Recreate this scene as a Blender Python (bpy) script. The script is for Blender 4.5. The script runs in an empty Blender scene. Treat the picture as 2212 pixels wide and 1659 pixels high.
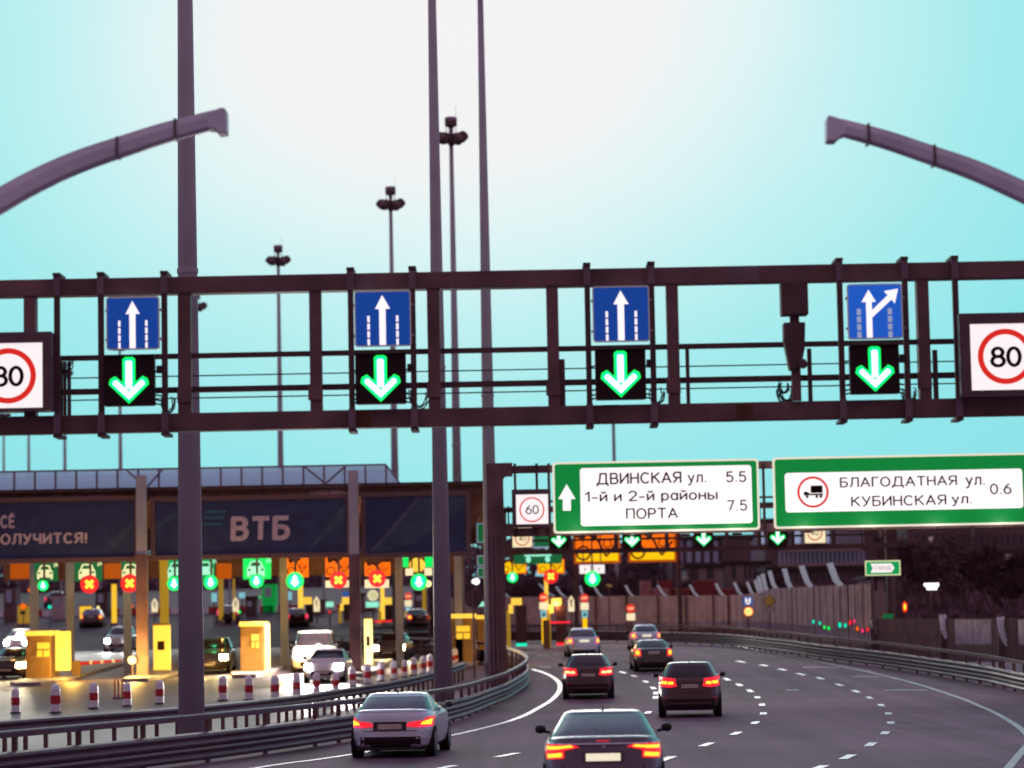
import bpy, bmesh, math, random
from mathutils import Vector, Matrix
random.seed(7)
SC = bpy.context.scene
COL = SC.collection
R = math.radians

# ------------------------------------------------------------ camera, sky, sun, exposure
FPX, PW, PH = 6000.0, 2212.0, 1659.0
CAMZ = 2.8
PITCH = math.atan(522.5 / FPX)
ROLL = R(-1.1)
CM = Matrix.Rotation(math.pi / 2 + PITCH, 3, 'X') @ Matrix.Rotation(ROLL, 3, 'Z')
cam_d = bpy.data.cameras.new('camera')
cam_d.sensor_width = 36.0
cam_d.lens = 36.0 * FPX / PW
cam_d.clip_start = 0.5
cam_d.clip_end = 6000
cam = bpy.data.objects.new('camera', cam_d)
COL.objects.link(cam)
cam.matrix_world = Matrix.Translation((0, 0, CAMZ)) @ CM.to_4x4()
SC.camera = cam
cam_d.dof.use_dof = True
cam_d.dof.focus_distance = 64.0
cam_d.dof.aperture_fstop = 1.05
SC.view_settings.view_transform = 'Standard'
SC.view_settings.look = 'None'
SC.view_settings.exposure = 0.0
SC.view_settings.gamma = 1.0
SC.render.engine = 'CYCLES'
SC.cycles.use_denoising = True
SC.cycles.max_bounces = 5
SC.cycles.transparent_max_bounces = 12
SC.cycles.sample_clamp_indirect = 4.0
SC.cycles.filter_width = 1.6


def ray(px, py):
    d = CM @ Vector(((px - PW / 2) / FPX, -(py - PH / 2) / FPX, -1.0))
    return d / d.y


def P(px, py, Y):
    d = ray(px, py)
    return Vector((d.x * Y, Y, CAMZ + d.z * Y))


def lin(h):
    h = h.lstrip('#')
    o = []
    for i in (0, 2, 4):
        c = int(h[i:i + 2], 16) / 255
        o.append(c / 12.92 if c <= .04045 else ((c + .055) / 1.055) ** 2.4)
    return tuple(o)


W = bpy.data.worlds.new('World')
SC.world = W
W.use_nodes = True
nt = W.node_tree
nt.nodes.clear()
N = nt.nodes.new
out = N('ShaderNodeOutputWorld')
bg = N('ShaderNodeBackground')
bg.inputs['Strength'].default_value = 1.0
tc = N('ShaderNodeTexCoord')
glow = ray(985, 40).normalized()
su = N('ShaderNodeVectorMath'); su.operation = 'SUBTRACT'
su.inputs[1].default_value = glow
nt.links.new(tc.outputs['Generated'], su.inputs[0])
ms = N('ShaderNodeVectorMath'); ms.operation = 'MULTIPLY'
ms.inputs[1].default_value = (.42, .5, .58)
nt.links.new(su.outputs[0], ms.inputs[0])
dv = N('ShaderNodeVectorMath'); dv.operation = 'LENGTH'
nt.links.new(ms.outputs[0], dv.inputs[0])
wn = N('ShaderNodeTexNoise'); wn.inputs['Scale'].default_value = 14; wn.inputs['Detail'].default_value = 5
nt.links.new(tc.outputs['Generated'], wn.inputs['Vector'])
wm = N('ShaderNodeMath'); wm.operation = 'MULTIPLY_ADD'; wm.inputs[1].default_value = .012; wm.inputs[2].default_value = -.006
nt.links.new(wn.outputs['Fac'], wm.inputs[0])
ad = N('ShaderNodeMath'); ad.operation = 'ADD'
nt.links.new(dv.outputs['Value'], ad.inputs[0]); nt.links.new(wm.outputs[0], ad.inputs[1])
rp = N('ShaderNodeValToRGB')
nt.links.new(ad.outputs[0], rp.inputs[0])
stops = [(0.0, '#f4f1f3'), (0.031, '#f0f2f3'), (0.045, '#def3f4'), (0.061, '#c0eff1'), (0.080, '#a4eaed'), (0.102, '#90e5ea'), (0.15, '#86dce6'),
         (0.22, '#8ccbe0'), (0.34, '#9aa4c4'), (0.51, '#a890b4'), (0.70, '#a28ba4'), (0.85, '#9e8294'), (1.0, '#86697a')]
cr = rp.color_ramp
cr.interpolation = 'EASE'
while len(cr.elements) < len(stops):
    cr.elements.new(.5)
for e, (p_, c_) in zip(cr.elements, stops):
    e.position = p_
    e.color = lin(c_) + (1,)
cr.interpolation = 'LINEAR'
sky = N('ShaderNodeTexSky'); sky.sky_type = 'NISHITA'; sky.sun_disc = False
sky.sun_elevation = R(14); sky.sun_rotation = R(-3)
mx = N('ShaderNodeMix'); mx.data_type = 'RGBA'; mx.blend_type = 'ADD'; mx.inputs[0].default_value = .0004
nt.links.new(rp.outputs[0], mx.inputs[6]); nt.links.new(sky.outputs[0], mx.inputs[7])
nt.links.new(mx.outputs[2], bg.inputs['Color'])
nt.links.new(bg.outputs[0], out.inputs[0])
sun_d = bpy.data.lights.new('sun', 'SUN')
sun_d.energy = 0.5
sun_d.angle = R(20)
sun_d.color = (1, .93, .9)
sun = bpy.data.objects.new('sun', sun_d)
COL.objects.link(sun)
sd = Vector((-.05, math.cos(R(14)), math.sin(R(14))))
sun.rotation_euler = sd.to_track_quat('Z', 'Y').to_euler()

# ------------------------------------------------------------ terrain height
GT = [(-400, 0), (88, 0), (100, .1), (115, .42), (123, .62), (130, .78), (142, 1.08), (160, 1.32), (175, 1.5), (190, 1.75), (220, 2.0),
      (260, 2.1), (400, 2.1), (6000, 2.1)]


def gz(Y):
    for (a, za), (b, zb) in zip(GT, GT[1:]):
        if Y <= b:
            return za + (zb - za) * (Y - a) / (b - a)
    return GT[-1][1]


def G(px, py, hh=0.0):
    d = ray(px, py)
    Y, st = 20.0, .5
    prev = CAMZ + d.z * Y - gz(Y) - hh
    while Y < 600:
        Y2 = Y + st
        cur = CAMZ + d.z * Y2 - gz(Y2) - hh
        if cur <= 0:
            t = prev / (prev - cur) if prev > cur else 0
            Y = Y + st * max(0, min(1, t))
            break
        prev, Y = cur, Y2
    return Vector((d.x * Y, Y, gz(Y) + hh))


def rc(x0, y0, x1, y1, Y):
    """pixel box at distance Y -> centre x, centre z, width, height in metres"""
    c = P((x0 + x1) / 2, (y0 + y1) / 2, Y)
    k = (P(x0 + 100, y0, Y) - P(x0, y0, Y)).length / 100
    return c.x, c.z, abs(x1 - x0) * k, abs(y1 - y0) * k


# ------------------------------------------------------------ materials
MATS = {}


def mat(name, color, rough=.6, metal=0.0, var=.18, scale=6.0, emit=None, estr=0.0, alpha=None, bump=0.0, coat=0.0, spec=.5):
    if name in MATS:
        return MATS[name]
    if isinstance(color, str):
        color = lin(color)
    m = bpy.data.materials.new(name)
    m.use_nodes = True
    t = m.node_tree
    b = t.nodes['Principled BSDF']
    b.inputs['Roughness'].default_value = rough
    b.inputs['Metallic'].default_value = metal
    b.inputs['Specular IOR Level'].default_value = spec
    if coat:
        b.inputs['Coat Weight'].default_value = coat
        b.inputs['Coat Roughness'].default_value = .08
    no = t.nodes.new('ShaderNodeTexNoise')
    no.inputs['Scale'].default_value = scale
    no.inputs['Detail'].default_value = 6
    co = t.nodes.new('ShaderNodeTexCoord')
    t.links.new(co.outputs['Object'], no.inputs['Vector'])
    if var > 0:
        r = t.nodes.new('ShaderNodeValToRGB')
        r.color_ramp.elements[0].position = .3
        r.color_ramp.elements[1].position = .7
        r.color_ramp.elements[0].color = tuple(max(0, c * (1 - var)) for c in color) + (1,)
        r.color_ramp.elements[1].color = tuple(min(1, c * (1 + var)) for c in color) + (1,)
        t.links.new(no.outputs['Fac'], r.inputs[0])
        t.links.new(r.outputs[0], b.inputs['Base Color'])
    else:
        b.inputs['Base Color'].default_value = tuple(color) + (1,)
    if bump:
        bp = t.nodes.new('ShaderNodeBump')
        bp.inputs['Strength'].default_value = bump
        t.links.new(no.outputs['Fac'], bp.inputs['Height'])
        t.links.new(bp.outputs[0], b.inputs['Normal'])
    if emit is not None:
        if isinstance(emit, str):
            emit = lin(emit)
        b.inputs['Emission Color'].default_value = tuple(emit) + (1,)
        b.inputs['Emission Strength'].default_value = estr
    if alpha is not None:
        b.inputs['Alpha'].default_value = alpha
    MATS[name] = m
    return m


def glowm(name, c, s=1.0, base=(0.02, .02, .02)):
    return mat(name, base, .5, var=0, emit=c, estr=s)


def setup_mats():
    mat('steel_brown', (.185, .095, .102), .6, .0, .40, 1.1)
    mat('steel_brown_dark', (.10, .05, .056), .65, .0, .3, 1.5)
    mat('steel_purple', (.20, .14, .17), .5, .3, .2, 2)
    mat('steel_rust', (.16, .06, .03), .8, 0, .5, 2)
    mat('galv', (.36, .30, .38), .55, .1, .15, 2)
    mat('galv_dark', (.135, .080, .098), .5, .15, .2, 2)
    mat('cable', (.03, .02, .022), .6)
    mat('black_box', (.03, .014, .015), .7, 0, .15, spec=.2)
    mat('mast', (.43, .43, .47), .6, .0, .12, .6)
    mat('mast_head', (.15, .08, .09), .6, .0, .2)
    mat('arm_grey', (.72, .77, .90), .55, .0, .15, 1.5)
    mat('cap', (.38, .28, .33), .45, .2, .1)
    mat('asphalt', (.155, .108, .140), .8, 0, .22, .35, bump=.08, spec=.12)
    mat('earth', (.05, .035, .035), .9, 0, .4, .2)
    mat('paint', (.74, .86, 1.0), .25, 0, .08, 3, spec=.9)
    mat('paint_worn', (.36, .34, .38), .45, 0, .35, 1)
    mat('kerb', (.30, .26, .26), .8, 0, .25, 2)
    mat('white', (.88, .90, .95), .4, 0, .08, 4)
    mat('red', (.52, .02, .03), .45, 0, .15, 4)
    mat('ink', (.02, .008, .006), .9, 0, .1, spec=0.0)
    mat('frame_pale', (.55, .50, .52), .4, .2, .1, emit=(.3, .3, .33), estr=.25)
    glowm('face_white', '#f6ecec', 1.0, (.6, .6, .6))
    glowm('face_cream', '#f2e0b0', 1.0, (.6, .6, .6))
    glowm('ring_red', '#dc2418', .95)
    glowm('ring_dim', '#c8483c', .8)
    mat('sign_green', (.0, .12, .035), .4, 0, .3, .5, emit=(.0, .22, .035), estr=.9)  # part of the lamplight on the sign face is put in as emission
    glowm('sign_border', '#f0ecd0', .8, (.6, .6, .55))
    mat('sign_blue', (.003, .03, .10), .4, 0, .2, 2, emit=(.001, .045, .28), estr=.95)  # emission stands for headlight beams thrown back by the sign face
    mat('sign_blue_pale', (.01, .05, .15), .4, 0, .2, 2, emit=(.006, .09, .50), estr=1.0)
    glowm('sym_white', '#fff4f6', 1.0, (.7, .7, .7))
    mat('sym_faded', (.4, .42, .5), .5, 0, .2, emit=(.22, .27, .4), estr=1.0)
    glowm('led_white', '#ffffff', 1.6)
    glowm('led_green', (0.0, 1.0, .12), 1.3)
    glowm('halo_cyan', (0.0, 1.0, .5), 1.3)
    glowm('led_red', (1.0, .012, .02), 1.1)
    glowm('led_yellow', (1.0, .78, .05), 1.7)
    glowm('dim_green_glow', (0.0, .22, .02), .5)
    mat('banner_navy', (.032, .045, .125), .45, 0, .25, 1.2)
    mat('banner_blue', (.05, .085, .14), .45, 0, .3, .8)
    mat('banner_pale', (.11, .12, .17), .45, 0, .3, .8)
    mat('banner_text', (.62, .50, .58), .5, 0, .15)
    mat('banner_teal', (.03, .15, .20), .5, 0, .2)
    mat('banner_frame', (.17, .095, .10), .5, .2, .15)
    mat('fascia', (.09, .05, .05), .6, .1, .3, 2)
    mat('soffit', (.26, .12, .07), .7, 0, .3, 2)
    mat('parapet_post', (.30, .24, .30), .5, .3, .15)
    mat('booth_tan', (.30, .17, .05), .5, 0, .15, 3)
    mat('booth_yellow', (.80, .56, .12), .45, 0, .12, 3)
    glowm('lit_panel', (1.0, .60, .05), 1.0, (.8, .6, .2))
    glowm('lit_panel_hot', (1.0, .78, .22), 1.4, (.8, .7, .4))
    glowm('lit_window', (1.0, .58, .02), .95, (.4, .3, .1))
    glowm('lit_olive', (.42, .24, .01), .6, (.4, .3, .08))
    glowm('green_dim', (.005, .11, .035), .9, (0, .1, .03))
    glowm('green_mid', (.0, .30, .08), 1.0, (0, .2, .05))
    glowm('green_lit', (.0, .85, .12), 1.0, (0, .3, .05))
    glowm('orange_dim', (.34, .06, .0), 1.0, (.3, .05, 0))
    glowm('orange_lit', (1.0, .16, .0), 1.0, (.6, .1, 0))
    glowm('amber_lit', (1.0, .55, .0), 1.0, (.7, .4, 0))
    mat('brown_ink', (.10, .03, .01), .6, 0, .1)
    mat('orange_ink', (.35, .09, .01), .6, 0, .1)
    glowm('icon_pale', (.85, .85, .45), .9, (.7, .7, .5))
    glowm('icon_mint', (.3, .95, .7), .9, (.5, .8, .6))
    glowm('head_white', '#ffffff', 150.0)
    glowm('head_warm', (1.0, .72, .28), 110.0)
    glowm('tail_red', (1.0, .015, .03), 1.15)
    glowm('tail_hot', (1.0, .70, .03), 1.5)
    glowm('tail_pale', (1.0, .85, .32), 1.6)
    glowm('tail_pink', (1.0, .06, .22), 1.0)
    glowm('plate_lit', '#f4ecc8', .85, (.7, .7, .6))
    mat('plate_dim', (.5, .42, .38), .4, 0, .5, 30)
    mat('glass_car', (.03, .022, .032), .12, 0, .2, 3, coat=.2, spec=.35)
    mat('glass_pale', (.15, .11, .19), .3, 0, .35, 2, coat=0, spec=.25)
    mat('tyre', (.012, .009, .010), .85)
    mat('rim', (.25, .24, .26), .35, .7)
    mat('black_trim', (.018, .012, .013), .45)
    mat('car_silver', (.62, .70, .80), .3, .1, .05, 3, coat=.7)
    mat('car_pale', (.66, .82, 1.0), .3, .3, .05, 3, coat=.6)
    mat('car_dark', (.05, .036, .042), .28, .3, .08, 3, coat=.7)
    mat('car_brown', (.07, .030, .032), .3, .3, .08, 3, coat=.7)
    mat('car_grey', (.13, .10, .14), .3, .2, .06, 3, coat=.4)
    mat('car_white', (.80, .79, .78), .3, 0, .05, 3, coat=.5)
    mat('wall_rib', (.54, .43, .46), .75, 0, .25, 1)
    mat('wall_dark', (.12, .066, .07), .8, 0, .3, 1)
    mat('wall_clear', (.36, .32, .42), .2, 0, .3, 2)
    mat('rib_pale', (.78, .84, .95), .3, .0, .1, 3)
    mat('hook', (1.0, .90, 1.0), .3, .0, .15, 3)
    mat('house_dark', (.12, .068, .08), .85, 0, .25, .3)
    mat('house_mid', (.17, .105, .12), .85, 0, .25, .3)
    mat('house_pale', (.34, .25, .25), .85, 0, .2, .3)
    mat('roof_dark', (.045, .028, .03), .9)
    mat('window_dim', (.06, .045, .055), .25, 0, .3, 1)
    mat('window_pale', (.20, .19, .27), .2, 0, .4, .4, emit=(.10, .09, .15), estr=.35)
    mat('bark', (.13, .07, .078), .9, 0, .4, 2)
    mat('woods', (.20, .125, .155), .95, 0, .4, .2)
    mat('truck_red', (.22, .018, .02), .5, 0, .2)
    mat('truck_pink', (.38, .14, .15), .5, 0, .2)
    glowm('lamp_amber', (1.0, .14, .0), 1.2)
    glowm('lamp_red', (1.0, .03, .0), 1.4)
    glowm('lamp_white', '#fffdf4', 2.0)
    glowm('lamp_warm', (1.0, .8, .3), 2.0)
    glowm('lamp_teal', (.0, .8, .5), 1.2)
    glowm('stop_red', (.95, .05, .02), .8, (.4, .02, .02))
    glowm('sign_cool', (.3, .75, .85), .7)
    glowm('sign_blue_lit', (.02, .12, .45), .7)


setup_mats()
M = MATS


def translucent(name, c, clear):
    m = bpy.data.materials.new(name)
    m.use_nodes = True
    t = m.node_tree
    b = t.nodes['Principled BSDF']
    no = t.nodes.new('ShaderNodeTexNoise'); no.inputs['Scale'].default_value = 1.3
    r = t.nodes.new('ShaderNodeValToRGB')
    r.color_ramp.elements[0].color = tuple(x * .82 for x in c) + (1,); r.color_ramp.elements[1].color = tuple(min(1, x * 1.08) for x in c) + (1,)
    t.links.new(no.outputs['Fac'], r.inputs[0])
    t.links.new(r.outputs[0], b.inputs['Base Color'])
    b.inputs['Roughness'].default_value = .35
    tl = t.nodes.new('ShaderNodeBsdfTranslucent'); t.links.new(r.outputs[0], tl.inputs['Color'])
    m1 = t.nodes.new('ShaderNodeMixShader'); m1.inputs[0].default_value = .8
    t.links.new(b.outputs[0], m1.inputs[1]); t.links.new(tl.outputs[0], m1.inputs[2])
    tp_ = t.nodes.new('ShaderNodeBsdfTransparent')
    m2 = t.nodes.new('ShaderNodeMixShader'); m2.inputs[0].default_value = clear
    t.links.new(m1.outputs[0], m2.inputs[1]); t.links.new(tp_.outputs[0], m2.inputs[2])
    t.links.new(m2.outputs[0], t.nodes['Material Output'].inputs['Surface'])
    MATS[name] = m
    return m


translucent('hook', (.92, .95, 1.0), 0.12)
translucent('parapet_clear', (.70, .74, .92), .30)


def asphalt(name, base, rough, spec, streak=.25):
    m = bpy.data.materials.new(name)
    m.use_nodes = True
    t = m.node_tree
    b = t.nodes['Principled BSDF']
    b.inputs['Roughness'].default_value = rough
    b.inputs['Specular IOR Level'].default_value = spec
    co = t.nodes.new('ShaderNodeTexCoord')

    def noise(sc, detail, mp=None):
        n_ = t.nodes.new('ShaderNodeTexNoise')
        n_.inputs['Scale'].default_value = sc
        n_.inputs['Detail'].default_value = detail
        if mp:
            k = t.nodes.new('ShaderNodeMapping')
            k.inputs['Scale'].default_value = mp
            t.links.new(co.outputs['Object'], k.inputs['Vector'])
            t.links.new(k.outputs[0], n_.inputs['Vector'])
        else:
            t.links.new(co.outputs['Object'], n_.inputs['Vector'])
        return n_
    big = noise(.09, 4)
    strk = noise(1.0, 3, (1.1, .02, 1))
    fine = noise(9.0, 8)
    a = t.nodes.new('ShaderNodeMath'); a.operation = 'MULTIPLY_ADD'; a.inputs[1].default_value = .55; a.inputs[2].default_value = 0
    t.links.new(big.outputs['Fac'], a.inputs[0])
    c = t.nodes.new('ShaderNodeMath'); c.operation = 'MULTIPLY_ADD'; c.inputs[1].default_value = .45
    t.links.new(strk.outputs['Fac'], c.inputs[0]); t.links.new(a.outputs[0], c.inputs[2])
    d = t.nodes.new('ShaderNodeMath'); d.operation = 'MULTIPLY_ADD'; d.inputs[1].default_value = .25
    t.links.new(fine.outputs['Fac'], d.inputs[0]); t.links.new(c.outputs[0], d.inputs[2])
    r = t.nodes.new('ShaderNodeValToRGB')
    r.color_ramp.elements[0].position = .46; r.color_ramp.elements[1].position = .80
    r.color_ramp.elements[0].color = tuple(x * (1 - streak) for x in base) + (1,)
    r.color_ramp.elements[1].color = tuple(x * (1 + streak) for x in base) + (1,)
    t.links.new(d.outputs[0], r.inputs[0])
    t.links.new(r.outputs[0], b.inputs['Base Color'])
    bp = t.nodes.new('ShaderNodeBump'); bp.inputs['Strength'].default_value = .1
    t.links.new(fine.outputs['Fac'], bp.inputs['Height'])
    t.links.new(bp.outputs[0], b.inputs['Normal'])
    MATS[name] = m


MATS.pop('asphalt')
asphalt('asphalt', (.165, .097, .138), .75, .14, .60)
asphalt('asphalt_wet', (.085, .055, .075), .55, .22, .45)
asphalt('asphalt_dark', (.075, .048, .068), .8, .1, .3)

# ------------------------------------------------------------ mesh builder
ORG = {}


class MB:
    def __init__(self):
        self.v, self.f = [], []

    def add(self, vs, fs):
        o = len(self.v)
        self.v += [Vector(p) for p in vs]
        self.f += [tuple(o + i for i in f) for f in fs]
        return self

    def box(self, x0, x1, y0, y1, z0, z1):
        return self.add([(x0, y0, z0), (x1, y0, z0), (x1, y1, z0), (x0, y1, z0), (x0, y0, z1), (x1, y0, z1), (x1, y1, z1), (x0, y1, z1)],
                        [(0, 3, 2, 1), (4, 5, 6, 7), (0, 1, 5, 4), (1, 2, 6, 5), (2, 3, 7, 6), (3, 0, 4, 7)])

    def cbox(self, c, w, d, h):
        return self.box(c[0] - w / 2, c[0] + w / 2, c[1] - d / 2, c[1] + d / 2, c[2] - h / 2, c[2] + h / 2)

    def prism(self, pts, y0, y1):
        """outline of (x, z) points, front at y0, back at y1"""
        n = len(pts)
        a = sum(pts[i][0] * pts[(i + 1) % n][1] - pts[(i + 1) % n][0] * pts[i][1] for i in range(n))
        if a < 0:
            pts = pts[::-1]
        vs = [(x, y0, z) for x, z in pts] + [(x, y1, z) for x, z in pts]
        fs = [tuple(range(n)), tuple(range(2 * n - 1, n - 1, -1))]
        fs += [(i, n + i, n + (i + 1) % n, (i + 1) % n) for i in range(n)]
        return self.add(vs, fs)

    def ring(self, cx, cz, r0, r1, y0, y1, n=48):
        vs, fs = [], []
        for y in (y0, y1):
            for r in (r0, r1):
                for i in range(n):
                    a = 2 * math.pi * i / n
                    vs.append((cx + r * math.cos(a), y, cz + r * math.sin(a)))
        for i in range(n):
            j = (i + 1) % n
            fs += [(i, j, n + j, n + i), (2 * n + i, 3 * n + i, 3 * n + j, 2 * n + j), (n + i, n + j, 3 * n + j, 3 * n + i), (i, 2 * n + i, 2 * n + j, j)]
        return self.add(vs, fs)

    def disc(self, cx, cz, r, y0, y1, n=32, ry=None):
        return self.prism([(cx + r * math.cos(2 * math.pi * i / n), cz + (ry or r) * math.sin(2 * math.pi * i / n)) for i in range(n)], y0, y1)

    def rod(self, p0, p1, r0, r1=None, n=8, caps=True):
        p0, p1 = Vector(p0), Vector(p1)
        r1 = r0 if r1 is None else r1
        d = (p1 - p0).normalized()
        u = d.orthogonal().normalized()
        w = d.cross(u)
        vs = []
        for p, r in ((p0, r0), (p1, r1)):
            for i in range(n):
                a = 2 * math.pi * i / n
                vs.append(p + (u * math.cos(a) + w * math.sin(a)) * r)
        fs = [(i, (i + 1) % n, n + (i + 1) % n, n + i) for i in range(n)]
        if caps:
            fs += [tuple(range(n - 1, -1, -1)), tuple(range(n, 2 * n))]
        return self.add(vs, fs)

    def path(self, pts, r, n=6):
        for a, b in zip(pts, pts[1:]):
            self.rod(a, b, r, r, n)
        return self

    def lathe(self, prof, c=(0, 0, 0), n=20):
        vs, fs = [], []
        for r, z in prof:
            for i in range(n):
                a = 2 * math.pi * i / n
                vs.append((c[0] + r * math.cos(a), c[1] + r * math.sin(a), c[2] + z))
        for k in range(len(prof) - 1):
            for i in range(n):
                j = (i + 1) % n
                fs.append((k * n + i, k * n + j, (k + 1) * n + j, (k + 1) * n + i))
        fs.append(tuple(range(n - 1, -1, -1)))
        fs.append(tuple((len(prof) - 1) * n + i for i in range(n)))
        return self.add(vs, fs)

    def sweep(self, pts, prof, closed=True):
        """profile of (side, up) offsets swept along level path pts; side is to the right of travel"""
        n = len(prof)
        vs, fs = [], []
        for i, p in enumerate(pts):
            a, b = pts[max(0, i - 1)], pts[min(len(pts) - 1, i + 1)]
            d = Vector((b[0] - a[0], b[1] - a[1], 0)).normalized()
            s = Vector((d.y, -d.x, 0))
            for (o, u) in prof:
                vs.append(Vector(p) + s * o + Vector((0, 0, u)))
        for i in range(len(pts) - 1):
            for k in range(n if closed else n - 1):
                k2 = (k + 1) % n
                fs.append((i * n + k, i * n + k2, (i + 1) * n + k2, (i + 1) * n + k))
        if closed:
            fs.append(tuple(range(n)))
            fs.append(tuple((len(pts) - 1) * n + k for k in range(n - 1, -1, -1)))
        return self.add(vs, fs)

    def build(self, name, m, parent=None, smooth=False, bevel=0.0, local=False):
        o = Vector((0, 0, 0))
        if parent is not None and not local:
            o = ORG[parent.name]
        me = bpy.data.meshes.new(name)
        me.from_pydata([tuple(p - o) for p in self.v], [], self.f)
        me.materials.append(M[m] if isinstance(m, str) else m)
        me.update()
        ob = bpy.data.objects.new(name, me)
        COL.objects.link(ob)
        if parent is not None:
            ob.parent = parent
            ORG[ob.name] = ORG.get(parent.name, Vector((0, 0, 0)))
        else:
            ORG[ob.name] = Vector((0, 0, 0))
        if smooth:
            me.polygons.foreach_set('use_smooth', [True] * len(me.polygons))
        if bevel:
            b = ob.modifiers.new('bevel', 'BEVEL')
            b.width = bevel
            b.segments = 2
            b.limit_method = 'ANGLE'
        return ob


def thing(name, label, cat, loc=(0, 0, 0), group=None, rz=0.0):
    o = bpy.data.objects.new(name, None)
    o.empty_display_size = .3
    COL.objects.link(o)
    o.location = loc
    o.rotation_euler = (0, 0, rz)
    o['label'] = label
    o['category'] = cat
    if group:
        o['group'] = group
    ORG[o.name] = Vector(loc)
    return o


def tag(o, label, cat, group=None):
    o['label'] = label
    o['category'] = cat
    if group:
        o['group'] = group
    return o


def kind(o, k):
    o['kind'] = k
    return o


def copy_tree(o, loc=None, label=None, parent=None):
    c = o.copy()
    COL.objects.link(c)
    if parent is not None:
        c.parent = parent
    if loc is not None:
        c.location = loc
    if label:
        c['label'] = label
    for ch in list(o.children):
        copy_tree(ch, parent=c)
    return c


def _arc(cx, cy, rx, ry, a0, a1, n=12):
    return [(cx + rx * math.cos(R(a0 + (a1 - a0) * i / n)), cy + ry * math.sin(R(a0 + (a1 - a0) * i / n))) for i in range(n + 1)]


def _el(cx, cy, rx, ry):
    return _arc(cx, cy, rx, ry, 90, 450, 22)


def _bowl(x0, x1, y0, y1):
    """open bowl bulging right from (x0,y1) round to (x0,y0)"""
    r = min((y1 - y0) / 2, (x1 - x0))
    m = (y0 + y1) / 2
    return [(x0, y1)] + _arc(x1 - r, m, r, (y1 - y0) / 2, 90, -90) + [(x0, y0)]


def _lbowl(x0, x1, y0, y1):
    r = min((y1 - y0) / 2, (x1 - x0))
    m = (y0 + y1) / 2
    return [(x1, y1)] + _arc(x0 + r, m, r, (y1 - y0) / 2, 90, 270) + [(x1, y0)]


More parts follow.
